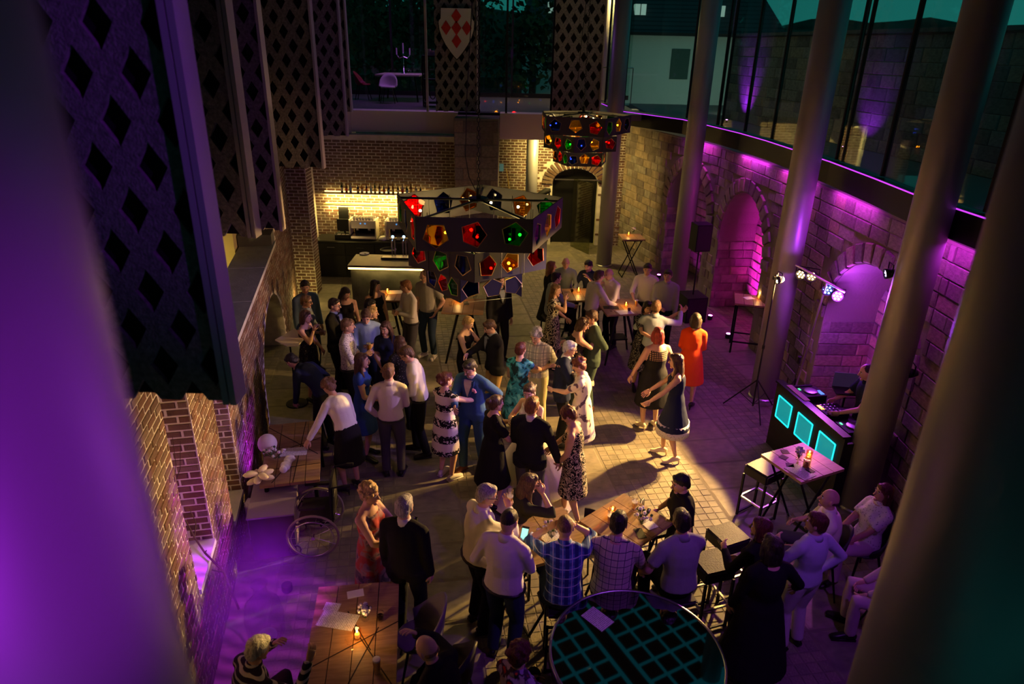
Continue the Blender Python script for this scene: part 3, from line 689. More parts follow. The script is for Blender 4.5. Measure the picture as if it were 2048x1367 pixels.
# moulded chairs and bar chairs
def shell_chair(label, c, rot, mat, seat=.45, legs=BLACK, nm='shell_chair', arms=True):
    t = thing(nm, label, 'chair', (c[0], c[1], 0), rot)
    vs = []; fs = []; nu_, nv_ = 13, 8
    for j in range(nv_):
        for i in range(nu_):
            a = math.pi*(-.5+i/(nu_-1))*1.15; q = j/(nv_-1)
            if q < .5: rr = .22*q/.5; z = seat-.02+.02*(q/.5)**2
            else: qq = (q-.5)/.5; rr = .22+.05*qq; z = seat+(.36*math.cos(a*.8)**2+.10 if arms else .36*max(0, math.cos(a))**.7)*qq
            vs.append((rr*math.sin(a), -rr*math.cos(a)*(1 if q >= .5 else 1)+.02, z))
    for j in range(nv_-1):
        for i in range(nu_-1): a = j*nu_+i; fs.append((a, a+1, a+1+nu_, a+nu_))
    b = MB(); b.add(vs, fs); o = b.build('shell', mat, t, True); m_ = o.modifiers.new('s', 'SOLIDIFY'); m_.thickness = .022
    b = MB(); b.lathe([(0, seat-.03), (.2, seat-.03), (.225, seat-.01), (.2, seat+.012), (0, seat+.012)], (0, .04, 0), 18, cap=False); b.build('seat', mat, t, True)
    for sx in (-1, 1):
        for sy in (-1, 1): MB().tube([(sx*.13, sy*.12+.02, seat-.03), (sx*.21, sy*.21+.02, 0)], [.016, .011], 6).build('leg', legs, t)
    return t
SHELL = M('grey_shell', (.20, .19, .19), .5); DSHELL = M('charcoal_shell', (.035, .033, .035), .5); WSHELL = M('white_shell', (.6, .57, .58), .45)
c = at(845, 1262, .5); shell_chair('grey moulded armchair at the corner of the bottom left table', c, math.radians(100), SHELL)
c = at(900, 1345, .5); shell_chair('dark moulded chair at the very bottom edge, right of the bald man', c, math.radians(70), DSHELL)
def bar_chair(label, c, rot, group=None):
    t = thing('bar_chair', label, 'chair', (c[0], c[1], 0), rot, group); h = .76
    MB().box((0, 0, h-.02), (.38, .36, .045)).build('seat', LEATH, t)
    b = MB(); pts = [(.19*math.sin(a), -.17*math.cos(a)-.01, 0) for a in np.linspace(-1.2, 1.2, 9)]
    vs = [(p[0], p[1], h+.02) for p in pts]+[(p[0]*1.04, p[1]*1.1, h+.26) for p in pts]; fs = [(i, i+1, i+10, i+9) for i in range(8)]; b.add(vs, fs); o = b.build('backrest', LEATH, t, True); m_ = o.modifiers.new('s', 'SOLIDIFY'); m_.thickness = .02
    for sx in (-1, 1):
        for sy in (-1, 1): MB().tube([(sx*.15, sy*.14, h-.04), (sx*.2, sy*.2, 0)], .012, 6).build('leg', BLACK, t)
    b = MB(); q = [(.19, .19, .28), (-.19, .19, .28), (-.19, -.19, .28), (.19, -.19, .28), (.19, .19, .28)]
    for i in range(4): MB().tube([q[i], q[i+1]], .010, 6).build('foot_rail', CHROME, t)
    return t
bar_chair('black bar chair with low back at the right of the left bar table', at(1172, 1062, .85), math.radians(115))
bar_chair('black bar chair with glossy low back under the black T-shirt woman hand', at(1312, 1035, .85), math.radians(-70))
# ---------------------------------------------------------------- disc jockey corner
A = np.array([4.12, 9.47, 0]); B = np.array([4.43, 7.80, 0]); u = nrm(B-A); n = np.array([u[1], -u[0], 0]); n = n if n[0] < 0 else -n; Ld = np.linalg.norm(B-A); rz = math.atan2(u[1], u[0])
t = thing('dj_booth', 'black booth with three glowing cyan panels', 'booth', tuple((A+B)/2), rz)   # local x along u, front is -y or +y
sg = 1 if (rotz(rz)@np.array([0, 1, 0]))@n > 0 else -1
MB().box((0, sg*-.02, .54), (Ld, .05, 1.08)).build('front_board', BLK, t)
MB().box((0, -sg*.02, 1.10), (Ld, .12, .03)).build('top_edge', BLACK, t)
for sx in (-1, 1): MB().box((sx*(Ld/2-.02), -sg*.3, .5), (.04, .56, 1.0)).build('side_board', BLK, t)
MB().box((0, -sg*.36, .93), (Ld-.1, .56, .04)).build('work_shelf', BLK, t)
CY_ = M('cyan_backlit', (.02, .3, .32), .4, emit=(.0, .50, .58), estr=.45); CYE = EMIT('cyan_edge', (.02, .85, .9), 1.1)
for k in (-1, 0, 1):
    p = MB().box((k*Ld*.315+.0, sg*.012, .74), (.36, .014, .36)).build('light_panel', CY_, t)
    for ax, ay, dx, dy in ((0, .18, .36, .02), (0, -.18, .36, .02), (-.18, 0, .02, .36), (.18, 0, .02, .36)):
        MB().box((k*Ld*.315+ax, sg*.022, .74+ay), (dx, .01, dy)).build('glowing_edge', CYE, p)
def jock(label, s_, off, nm, kind):
    c = A+u*s_-n*off; q = thing(nm, label, 'player' if kind == 'p' else 'mixer', (c[0], c[1], .952), rz)
    MB().box((0, 0, .05), (.3, .36, .1)).build('body', BLK, q)
    if kind == 'p':
        MB().lathe([(0, .1), (.1, .1), (.105, .115), (.09, .12), (0, .12)], (0, 0, 0), 20, cap=False).build('jog_wheel', STEEL, q, True)
        MB().box((-.09, .13*sg, .103), (.05, .025, .008)).build('button', EMIT('green_led', (.05, 1, .2), 3), q); MB().box((.05, -.13*sg, .104), (.13, .06, .008)).build('display', EMIT('blue_led', (.1, .4, 1), .8), q)
    else:
        for i in range(4):
            for j in range(4): MB().lathe([(.012, .1), (.01, .125), (0, .125)], (-.1+i*.066, -.12+j*.06, 0), 8, cap=False).build('knob', STEEL, q)
        MB().box((-.06, .14*sg, .104), (.12, .05, .008)).build('display', EMIT('orange_led', (1, .4, .05), 2.5), q)
jock('disc player at the far end of the booth with steel jog wheel', .32, .36, 'media_player', 'p'); jock('mixing desk in the middle of the booth with orange display', .86, .36, 'mixing_desk', 'm'); jock('disc player at the near end of the booth', 1.36, .36, 'media_player', 'p')
c = A+u*.35-n*.06; t = thing('note_board', 'pale strip of card leaning on the booth top edge', 'card', (c[0], c[1], 1.117), rz); MB().box((.1, 0, .005), (.5, .09, .008)).build('card', M('tan_card', (.35, .27, .2), .8), t)
c = A+u*.62-n*.72; t = thing('laptop_stand', 'open laptop on a stand in front of the disc jockey', 'laptop', (c[0], c[1], 0), rz+math.radians(70 if sg < 0 else -110))
MB().tube([(0, 0, 0), (0, 0, 1.18)], .015, 8).build('pole', BLACK, t); MB().box((0, 0, 1.19), (.34, .25, .02)).build('keyboard_deck', BLK, t)
MB().box((0, .13, 1.31), (.34, .015, .23)).build('screen', M('screen_dim', (.02, .02, .03), .3, emit=(.3, .15, .5), estr=.05), t); MB().lathe([(.16, 0), (.16, .02), (.02, .03)], n=16).build('base', BLACK, t)
# lamp stands
def parcan(label, p, aim, col, stren, ledc, small=False):
    t = thing('stage_lamp', label, 'lamp', tuple(p)); d = Vector(aim)-Vector(p); t.rotation_euler = d.to_track_quat('-Z', 'Y').to_euler()
    s_ = .7 if small else 1.
    MB().lathe([(.0, .18*s_), (.05*s_, .18*s_), (.085*s_, .08*s_), (.09*s_, 0), (.078*s_, 0), (.075*s_, .05*s_), (0, .05*s_)], n=18, cap=False).build('housing', BLK, t, True)
    MB().tube([(-.1*s_, 0, .06), (-.1*s_, .12, .08), (.1*s_, .12, .08), (.1*s_, 0, .06)], .008, 5).build('yoke', BLACK, t)
    E_ = EMIT('led_'+ledc, col, stren)
    for i in range(7):
        a = i*math.pi/3; q = (0, 0) if i == 6 else (.05*s_*math.cos(a), .05*s_*math.sin(a)); MB().ell((q[0], q[1], .03*s_), (.016*s_, .016*s_, .01), nu=8, nv=5).build('led', E_, t)
    return t
parcan('added small lilac spotlight high on the column in front of the disc jockey', np.array([4.52, 8.0, 3.3]), (-3.75, 9.0, 1.35), (.6, .4, 1), 20, 'lilac', True)  # made-up fixture for the added lilac light
toC = np.array([0, 0, 5.75])
parcan('warm stage lamp at the left end of the lamp bar', LP['par1'], (1, 7, 1.5), (1, .6, .2), 30, 'warm')
parcan('warm stage lamp second along the lamp bar', LP['par2'], (.7, 5, 2.6), (1, .6, .2), 25, 'warm')
parcan('blue stage lamp third along the lamp bar', LP['par3'], (1.0, 2.5, 4.6), (.1, .2, 1), 40, 'blue')
parcan('blazing violet stage lamp at the right end of the lamp bar', LP['par4'], (.4, .4, 5.7), (.75, .25, 1), 120, 'violet')
parcan('small warm lamp on the left tripod, seen from its side', LP['tri'], (-2, 9.6, 1), (1, .65, .3), 60, 'tripod', True)
parcan('small warm lamp clamped to the column in front of the disc jockey', LP['cold'], (-1.2, 9, 1.1), (1, .62, .25), 50, 'clamp', True)
lamp('POINT', 'violet_lamp_glow', tuple(LP['par4']+np.array([.0, -.16, .02])), 70, (.5, .05, 1), size=.06)
lamp('SPOT', 'clamp_backlight', tuple(LP['cold']+np.array([.02, .12, .1])), 26, (1, .62, .3), (4.78, 8.1, 2.6), .03, 70, .8)
t = thing('lamp_stand', 'black tripod lamp stand in front of the column by the magenta arch', 'stand', tuple(LP['tri']*np.array([1, 1, 0])+np.array([0, .02, 0])))
zt = LP['tri'][2]+.1; MB().tube([(0, 0, .12), (0, 0, zt)], [.016, .012], 8).build('pole', BLK, t); MB().tube([(0, 0, 1.2), (0, 0, 1.26)], .024, 8).build('collar', BLACK, t); MB().box((.0, -.01, zt-.06), (.1, .05, .05)).build('lamp_clamp', BLK, t)
for k in range(3): a = 2*math.pi*k/3+.5; MB().tube([(0, 0, .62), (.5*math.cos(a), .5*math.sin(a), .015)], .011, 6).build('leg', BLK, t); MB().tube([(0, 0, .15), (.25*math.cos(a), .25*math.sin(a), .31)], .007, 5).build('brace', BLK, t)
p0 = LP['par1']; p1 = LP['par4']; bx = p1+(p0-p1)*.32
t = thing('lamp_bar_stand', 'tall stand carrying the bar of four stage lamps behind the booth', 'stand', (bx[0]-.06, bx[1]+.25, 0))
loc = np.array([bx[0]-.06, bx[1]+.25, 0]); up = np.array([0, .0, .12])
MB().tube([p0-loc+up-nrm(p1-p0)*.1, p1-loc+up+nrm(p1-p0)*.1], .02, 8).build('cross_bar', STEEL, t); MB().tube([(0, 0, .1), bx-loc+up], .018, 8).build('pole', STEEL, t); MB().tube([(0-.1, -.2, 1.0), (-.11, -.22, 1.12)], .03, 8).build('collar', BLK, t)
for k in range(3): a = 2*math.pi*k/3+1.1; MB().tube([(0, 0, .6), (.30*math.cos(a), .30*math.sin(a), .01)], .012, 6).build('leg', BLK, t)
# loudspeakers
def speaker(label, x, y, z0, w, d, h, rot):
    t = thing('loudspeaker', label, 'loudspeaker', (x, y, z0), rot); MB().box((0, 0, h/2), (w, d, h)).build('cabinet', BLK, t)
    MB().box((0, -d/2-.004, h*.5), (w*.88, .008, h*.9)).build('grille', M('speaker_grille', (.025, .025, .026), .8, bump=.5, bscale=300), t); return t
sp_ = at(1386, 640, 0); speaker('black subwoofer on the floor by the second far column', sp_[0]-.05, sp_[1]+.1, 0, .5, .55, .6, .2)
t = thing('speaker_pole', 'thin black pole rising from the subwoofer', 'pole', (sp_[0]-.05, sp_[1]+.1, .602)); MB().tube([(0, 0, 0), (0, 0, 1.05)], .018, 8).build('tube', BLK, t)
speaker('black loudspeaker on a pole above the subwoofer', sp_[0]-.05, sp_[1]+.1, 1.655, .36, .34, .6, .2)
# ---------------------------------------------------------------- bar
b0 = at(695, 530, 1.1); b1 = at(838, 530, 1.1); bw_ = 2.6; xl = b0[0]; y0 = b0[1]
t = thing('bar_counter', 'dark slate bar counter with a glowing strip under its top', 'counter', (xl+bw_/2, y0+.45, 0))
CONC = M('dark_concrete', (.07, .068, .062), .6, var=.4, vscale=3); MB().box((0, 0, .5), (bw_-.1, .8, 1.0)).build('front', CONC, t); MB().box((0, 0, 1.075), (bw_, .92, .05)).build('worktop', M('bar_top', (.16, .14, .11), .35, var=.15), t)
MB().box((0, -.445, 1.025), (bw_-.02, .02, .035)).build('light_strip', EMIT('gold_strip', (1, .62, .16), 7), t)
lamp('AREA', 'counter_light', (xl+bw_/2, y0-.03, 1.02), 10, GOLD, (xl+bw_/2, y0-.3, 0), 2.2, sy=.04)
c0 = at(640, 480, 1.0)
t = thing('back_counter', 'black back counter with drawers along the lit brick wall', 'counter', (-3.65, 17.75, 0)); MB().box((0, 0, .48), (3.1, .66, .96)).build('carcass', BLK, t); MB().box((0, -.02, .98), (3.14, .7, .04)).build('worktop', M('black_top', (.02, .02, .02), .3), t)
for k in range(4):
    x = -1.16+k*.77; d_ = MB().box((x, -.335, .78), (.73, .02, .3)).build('drawer', BLK, t); MB().tube([(x-.1, -.36, .82), (x+.1, -.36, .82)], .008, 6).build('handle', STEEL, d_)
    MB().box((x, -.335, .33), (.73, .02, .54)).build('cabinet_door', BLK, t)
zs = [atY(700, 386, 17.9)[2], atY(700, 409, 17.9)[2]]
for k, z in enumerate(zs):
    t = thing('bar_shelf', ['upper lit glass shelf carrying spirits bottles', 'lower lit glass shelf carrying wine glasses'][k], 'shelf', (-3.55, 17.97, z)); MB().box((0, 0, -.012), (3.0, .24, .022)).build('board', M('shelf_board', (.3, .22, .1), .4), t)
    MB().box((0, .105, .008), (2.96, .016, .016)).build('light_strip', EMIT('shelf_strip', (1, .66, .18), 6), t)
    lamp('AREA', 'shelf_light', (-3.55, 17.98, z-.045), 60, GOLD, (-3.55, 18.1, z-.5), 2.9, sy=.05)
    lamp('AREA', 'shelf_back_light', (-3.55, 18.02, z+.03), 3, GOLD, (-3.55, 18.1, z+.5), 2.9, sy=.04)
# bottles, glasses
BOT = [M('bottle_%d' % i, c, .12, spec=.6) for i, c in enumerate(((.02, .05, .02), (.12, .05, .01), (.25, .25, .24), (.02, .02, .05), (.3, .12, .02), (.015, .015, .015), (.35, .33, .3)))]
LABELM = [M('bottle_label_%d' % i, c, .7) for i, c in enumerate(((.7, .65, .55), (.5, .08, .05), (.2, .35, .5), (.6, .45, .15)))]
CAPM = M('bottle_cap', (.35, .25, .08), .35, .8)
bn = ['clear', 'dark green', 'amber', 'tall pale', 'squat brown', 'black', 'dark blue']
ORD = 'first second third fourth fifth sixth seventh eighth ninth tenth eleventh twelfth thirteenth fourteenth fifteenth sixteenth seventeenth eighteenth'.split()
for i, px in enumerate((684, 693, 701, 716, 724, 733, 742, 750, 759, 768, 777, 786, 796, 805, 814, 822, 832, 841)):
    x = atY(px, 380, 17.95)[0]; h = random.uniform(.2, .3); r = random.uniform(.028, .038)
    t = thing('bottle', '%s spirits bottle, %s from the left on the upper lit shelf' % (bn[i % 7], ORD[i]), 'bottle', (x, 17.95, zs[0]+.001), random.random()*6, 'spirits bottles on the upper shelf')
    MB().lathe([(0, 0), (r, 0), (r, h*.6), (r*.4, h*.75), (r*.36, h*.95), (0, h*.95)], n=12, cap=False).build('body', BOT[i % 7], t, True); MB().lathe([(r+.001, h*.15), (r+.001, h*.48)], n=12, cap=False).build('label', LABELM[i % 4], t, True); MB().lathe([(r*.42, h*.93), (r*.42, h), (0, h)], n=10, cap=False).build('cap', CAPM, t)
def glass_mesh():
    return MB().lathe([(.032, 0), (.032, .003), (.005, .008), (.004, .07), (.02, .085), (.036, .115), (.034, .16)], n=12, cap=False).mesh('bowl', CLEAR)
WG = glass_mesh()
def wineglass(label, p, group=None, s=1.):
    o = bpy.data.objects.new('wine_glass', WG); COL.objects.link(o); o.location = tuple(p); o.scale = (s, s, s); return tag(o, label, 'glass', group)
for i in range(14):
    wineglass('clear stemmed glass, %s from the left on the lower lit bar shelf' % ORD[i], (-3.55+(-.62+i*.145), 17.95+(i % 2)*.03, zs[1]+.001), 'stemmed glasses on the lower shelf', .9)
for i in range(7):
    o = bpy.data.objects.new('tumbler', MB().lathe([(.028, 0), (.034, .09), (.031, .09), (.026, .006), (0, .006)], n=12, cap=False).mesh('tumbler', CLEAR)); COL.objects.link(o); o.location = (-4.85+i*.085, 17.95, zs[1]+.001); tag(o, 'small clear tumbler, %s from the left on the lower lit bar shelf' % ORD[i], 'glass', 'tumblers on the lower shelf')
# espresso machines
def espresso(label, px):
    x = atY(px, 470, 17.75)[0]; t = thing('espresso_machine', label, 'coffee machine', (x, 17.75, 1.002))
    BODY = M('machine_silver', (.45, .4, .5), .3, .7)
    MB().box((0, .06, .38), (.62, .36, .2)).build('housing', BODY, t); MB().box((0, .18, .2), (.56, .1, .3)).build('back_body', BLK, t); MB().box((0, -.02, .06), (.66, .44, .08)).build('drip_tray', BODY, t)
    for sx in (-1, 1): MB().box((sx*.34, .02, .26), (.03, .42, .5)).build('side_panel', M('machine_side', (.6, .55, .45), .4), t)
    for sx in (-.15, .15): g_ = MB().lathe([(.035, 0), (.035, .06), (.0, .06)], (sx, -.08, .22), 10, cap=False).build('brew_group', CHROME, t); MB().tube([(sx, -.1, .23), (sx, -.26, .21)], .012, 6).build('handle', BLK, g_)
    for sx in (-.06, .06): MB().box((sx, -.125, .41), (.035, .006, .03)).build('button', EMIT('blue_led', (.1, .4, 1), .8), t)
    b = MB()
    for i in range(7):
        for j in range(2): b.lathe([(.03, 0), (.038, .08), (.034, .08), (.028, .01), (0, .01)], (-.24+i*.08, -.02+j*.12, .482), 10, cap=False)
    b.build('stacked_cups', M('cup_white', (.6, .57, .52), .4), t)['kind'] = 'stuff'
espresso('silver espresso machine stacked with white cups on the back counter', 729); espresso('second espresso machine, half hidden behind the large chandelier', 800)
x = atY(688, 455, 17.7)[0]; t = thing('till', 'black till screen and coin drawer at the left end of the back counter', 'till', (x, 17.7, 1.002)); MB().box((0, 0, .06), (.42, .4, .12)).build('drawer_box', BLK, t); MB().box((0, .05, .34), (.38, .03, .3), None).build('screen', BLK, t); MB().tube([(0, .08, .1), (0, .08, .3)], .03, 8).build('stand', BLK, t)
for k in (-.11, 0, .11): MB().box((k, -.12, .125), (.08, .08, .012)).build('paper_slip', PAPER, t)
x = atY(683, 425, 18.0)[0]; t = thing('menu_board', 'dark tall board leaning on the lit bricks behind the till', 'board', (x+.05, 18.02, 1.002)); MB().box((0, 0, .38), (.26, .03, .74)).build('board', BLK, t)
x = atY(766, 470, 17.6)[0]; o = MB().ell((0, 0, .05), (.12, .1, .06), nu=10, nv=6).build('cleaning_cloth', PAPER, None, True); o.location = (x, 17.55, 1.002); tag(o, 'crumpled white cloth between the two espresso machines', 'cloth')
d = o.modifiers.new('d', 'DISPLACE'); tx = bpy.data.textures.new('crumple', 'CLOUDS'); tx.noise_scale = .05; d.texture = tx; d.strength = .06
p = at(727, 510, 1.1); t = thing('plate', 'white plate lying on the bar counter', 'plate', (p[0], p[1]+.1, 1.101)); MB().lathe([(0, 0), (.08, 0), (.12, .015), (.118, .02), (.08, .008), (0, .008)], n=22, cap=False).build('dish', PAPER, t, True); MB().ell((.02, 0, .012), (.03, .02, .008), nu=8, nv=5).build('crumbs', DWOOD, t)
def tap(label, px):
    q = at(px, 515, 1.1); t = thing('beer_tap', label, 'tap', (q[0], q[1]+.12, 1.101))
    for sx in (-.035, .035): MB().tube([(sx, 0, 0), (sx, 0, .4)], .018, 10).build('pillar', CHROME, t)
    MB().box((0, 0, .42), (.16, .07, .05)).build('cross_head', CHROME, t); MB().ell((0, -.02, .48), .035, nu=10, nv=7).build('knob', EMIT('tap_knob', (.45, .75, 1), 2.2), t); MB().tube([(0, -.04, .42), (0, -.12, .40), (0, -.13, .36)], .009, 6).build('spout', CHROME, t)
tap('twin pillar chrome beer tap with a pale glowing knob', 786); tap('twin pillar chrome beer tap half hidden by the chandelier', 808)
q = at(790, 519, 1.1); t = thing('drip_tray', 'dark steel drip tray below the beer taps on the counter', 'tray', (q[0]+.12, q[1]+.07, 1.101)); MB().box((0, 0, .02), (.9, .16, .04)).build('tray', BLACK, t); MB().box((0, 0, .043), (.86, .12, .006)).build('grid', STEEL, t)
q = at(775, 505, 1.1); t = thing('tray_stack', 'round black serving trays piled on the bar counter', 'tray', (q[0], q[1]+.12, 1.101)); MB().lathe([(0, 0), (.19, 0), (.2, .05), (.19, .05), (.18, .02), (0, .02)], n=24, cap=False).build('tray', BLK, t, True)
# ---------------------------------------------------------------- small things on tables
CUP = GLASS('candle_glass', (1, .8, .5), .35)
def candle(label, p, en=3.0):
    t = thing('candle', label, 'candle', tuple(p))
    MB().lathe([(0, 0), (.036, 0), (.038, .1), (.034, .1), (.032, .008), (0, .008)], n=14, cap=False).build('glass_cup', CUP, t, True)
    MB().lathe([(.022, .009), (.022, .05), (0, .052)], n=12, cap=False).build('wax', WAX, t); MB().ell((0, 0, .075), (.009, .009, .022), nu=8, nv=6).build('flame', FLAME, t)
    lamp('POINT', 'candle_light', tuple(np.asarray(p)+np.array([0, 0, .125])), en, (1, .55, .15), size=.02)
def beer(label, p, full=.8):
    t = thing('beer_glass', label, 'glass', tuple(p)); MB().lathe([(0, 0), (.028, 0), (.036, .17), (.034, .17), (.026, .008), (0, .008)], n=14, cap=False).build('glass', CLEAR, t, True)
    h = .16*full; MB().lathe([(0, .009), (.024, .009), (.024+.009*full, h), (0, h)], n=14, cap=False).build('beer', BEER, t); MB().lathe([(0, h), (.024+.009*full, h+.001), (.034, h+.02), (0, h+.022)], n=14, cap=False).build('foam', FOAM, t)
def paper(label, p, rot, w=.21, d=.3, mat=None, nm='menu_sheet', tilt=0.):
    o = MB().box((0, 0, .002), (w, d, .003)).build(nm, mat or PRINT); o.location = tuple(p); o.rotation_euler = (tilt, 0, rot); return tag(o, label, 'paper')
FLW = [M('petal_white', (.7, .66, .68), .7), M('petal_lilac', (.42, .34, .5), .7), M('leaf_green', (.06, .1, .04), .7)]
def flowers(label, p, r=.09, vase=True, nm='flower_vase', h=.14):
    t = thing(nm, label, 'flowers', tuple(p))
    if vase: MB().lathe([(0, 0), (.035, 0), (.042, .06), (.035, h-.02), (.033, h-.02), (.038, .06), (0, .01)], n=14, cap=False).build('vase', CLEAR, t, True)
    b = MB(); s_ = MB()
    for i in range(26):
        a = random.random()*6.28; q = math.sqrt(random.random())*r; z = h+random.uniform(-.02, .07)*(1-q/r*.5); c = (q*math.cos(a), q*math.sin(a), z)
        b.ell(c, random.uniform(.012, .024), nu=6, nv=4, mi=random.choice((0, 0, 1, 2))); s_.tube([(0, 0, .01), c], .002, 4)
    o = b.build('blossoms', FLW, t); o['kind'] = 'stuff'; s_.build('stems', FLW[2], t)
def tumbler(label, p, liquid=None, group=None):
    t = thing('tumbler', label, 'glass', tuple(p), 0, group); MB().lathe([(0, 0), (.028, 0), (.036, .1), (.034, .1), (.026, .006), (0, .006)], n=12, cap=False).build('glass', CLEAR, t, True)
    if liquid: MB().lathe([(0, .008), (.026, .008), (.031, .06), (0, .06)], n=12, cap=False).build('drink', liquid, t)
COLA = M('cola', (.02, .008, .004), .15); WINE = M('red_wine', (.12, .005, .01), .15); ORJ = M('orange_drink', (.7, .3, .04), .2)
def on(px, py, z): return at(px, py, z)+np.array([0, 0, .001])
beer('tall beer glass at the near left of the left oak bar table', on(1078, 1083, 1.08)); flowers('glass vase with pale flowers on the left oak bar table', on(1103, 1078, 1.08)); paper('printed sheet under the vase on the left oak bar table', on(1112, 1082, 1.08), .6)
tumbler('empty clear glass between vase and table edge on left oak bar table', on(1092, 1053, 1.08))
z = 1.08; flowers('vase of lilac flowers on the cluttered oak bar table', on(1283, 1050, z), .1); candle('candle glass behind the chequered shirt man on his cluttered table', on(1224, 1030, z), 2)
beer('beer glass at the far corner of the cluttered table', on(1268, 1018, z), .55); beer('beer glass beside the candle on the cluttered table', on(1220, 1043, z), .4); wineglass('stemmed glass at the far edge of the cluttered table', on(1262, 1008, z)); wineglass('stemmed glass by the right corner of the cluttered table', on(1308, 1060, z))
tumbler('clear tumbler standing before the lilac flowers on cluttered table', on(1280, 1020, z)); paper('crumpled white napkin on the cluttered table', on(1298, 1048, z), .5, .13, .16, PAPER, 'napkin'); paper('dark folder lying on the cluttered table', on(1280, 1066, z), .2, .09, .16, BLK, 'folder')
z = 1.1; candle('candle on the pink lit bar table', on(1617, 915, z), 3); flowers('tiny vase of dark flowers on the pink lit bar table', on(1597, 918, z), .05, h=.11); t_ = on(1612, 932, z)
t = thing('juice_glass', 'wide glass of cloudy yellow drink on the pink lit bar table', 'glass', tuple(t_)); MB().lathe([(0, 0), (.04, 0), (.045, .11), (.042, .11), (.037, .006), (0, .006)], n=14, cap=False).build('glass', CLEAR, t, True); MB().lathe([(0, .008), (.036, .008), (.04, .085), (0, .085)], n=14, cap=False).build('drink', ORJ, t)
paper('long printed sheet on the pink lit bar table', on(1600, 943, z), .55)
for i, (a, b_) in enumerate(((1570, 903), (1567, 914), (1580, 930), (1620, 941))): paper('small dark beer mat on pink lit bar table, ' + ('furthest from the sheet', 'at the left edge', 'touching the sheet', 'right of the juice glass')[i], on(a, b_, z), i*.7, .09, .09, M('beer_mat', (.14, .1, .1), .8), 'beer_mat')
z = .76; candle('tall candle glass in the middle of the bottom left table', on(715, 1275, z), 2.6); paper('large printed menu on the bottom left table', on(676, 1240, z), math.radians(-100), .2, .36); paper('small printed card above the large menu on bottom left table', on(664, 1213, z), math.radians(-96), .1, .15); paper('blank white card at the top of the bottom left table', on(711, 1187, z), math.radians(-72), .1, .16, PAPER, 'card')
tumbler('dark drink in a tumbler at the right half of the bottom left table', on(761, 1240, z), COLA); flowers('small vase with dark dried flowers on the bottom left table', on(731, 1238, z), .06, h=.12); beer('nearly empty beer glass at the bottom edge of the bottom left table', on(755, 1345, z), .9); wineglass('stemmed glass left of the candle on the bottom left table', on(700, 1300, z)); wineglass('stemmed glass at the far edge of the bottom left table', on(741, 1182, z)); wineglass('purple lit stemmed glass at the far left corner of the bottom left table', on(660, 1200, z))
# gifts on the left table
z = .76; paper('printed sheet under the hand of the white jacket woman', on(588, 903, z), math.radians(-80), .2, .34)
flowers('bridal bouquet of lilac and white flowers on the left table', on(550, 918, z), .15, False, 'bouquet', .1)
o = MB().ell((0, 0, .12), (.125, .125, .13), nu=20, nv=12).build('paper_globe', M('globe_white', (.75, .66, .68), .6), None, True); o.location = tuple(on(537, 902, z)); tag(o, 'white paper globe beside the bouquet on the left table', 'globe')
t = thing('white_bow', 'big cream folded paper flower at the corner of left table', 'decoration', tuple(on(520, 962, z)))
for k in range(9):
    a = k*.7; b = MB(); b.ell((.1*math.cos(a), .1*math.sin(a), .06+.03*(k % 3)), (.09, .05, .03), rotz(a), 8, 6); b.build('petal', M('cream_paper', (.8, .7, .5), .7), t, True)
t = thing('wrapped_gift', 'white ruffled cloth bundle in front of the bouquet', 'gift', tuple(on(573, 935, z)))
for k in range(6): MB().ell((.01*(k % 2), -.11+.05*k, .05), (.05+.01*(k % 3), .045, .05), nu=9, nv=6).build('ruffle', PAPER, t, True)
t = thing('gift_bag', 'tall lilac and white paper bag below the folded paper flower', 'bag', tuple(at(512, 1035, .3)*np.array([1, 1, 0]))); MB().box((0, 0, .28), (.18, .12, .55)).build('bag_body', M('lilac_paper', (.4, .35, .55), .6), t); MB().box((-.05, -.062, .3), (.05, .004, .5)).build('ribbon', PAPER, t)
# far tables
z = 1.1; candle('candle on the bar table under the large chandelier', on(916, 603, z), 3); tumbler('clear tumbler beside the candle on table under the large chandelier', on(901, 611, z)); tumbler('clear tumbler at right of the table under the large chandelier', on(950, 600, z)); paper('dark menu on the table under the large chandelier', on(932, 606, z), .2, .1, .2, BLK, 'menu_folder'); wineglass('stemmed glass on the table under the large chandelier', on(935, 612, z))
candle('candle on the table of the white shirted men', on(1252, 613, z), 3.5); paper('white napkin sheet on the table of the white shirted men', on(1250, 624, z), .3, .3, .22, PAPER, 'napkin'); tumbler('small tumbler of red drink on the white shirted men table', on(1258, 622, z), WINE); wineglass('stemmed glass near the white shirted men candle', on(1240, 605, z)); beer('beer glass at the right of the white shirted men table', on(1272, 612, z), .7); paper('dark tray on the white shirted men table', on(1222, 615, z), 0, .3, .16, BLK, 'tray'); tumbler('clear tumbler at the near edge of white shirted men table', on(1222, 622, z)); wineglass('stemmed glass at the far end of white shirted men table', on(1226, 600, z))
z = 1.08; candle('candle on the table of the seated far group', on(1157, 584, z), 3.5); tumbler('dark drink on the table of the seated far group', on(1144, 584, z), COLA)
z = 1.1; candle('candle on the table below the magenta arch', on(1517, 597, z), 2.5); paper('white napkin on the table below the magenta arch', on(1498, 596, z), .3, .2, .16, PAPER, 'napkin'); candle('candle on the far small table by the dark arch', on(1257, 471, z), 2.0); candle('candle on the table behind the black dress woman near the bar', on(775, 586, z), 2.5); paper('white menu sheet on the table near the bar', on(790, 584, z), .1, .3, .22, PAPER)
flowers('little vase of flowers beside the far small table candle', on(1266, 466, 1.1), .06, h=.1)
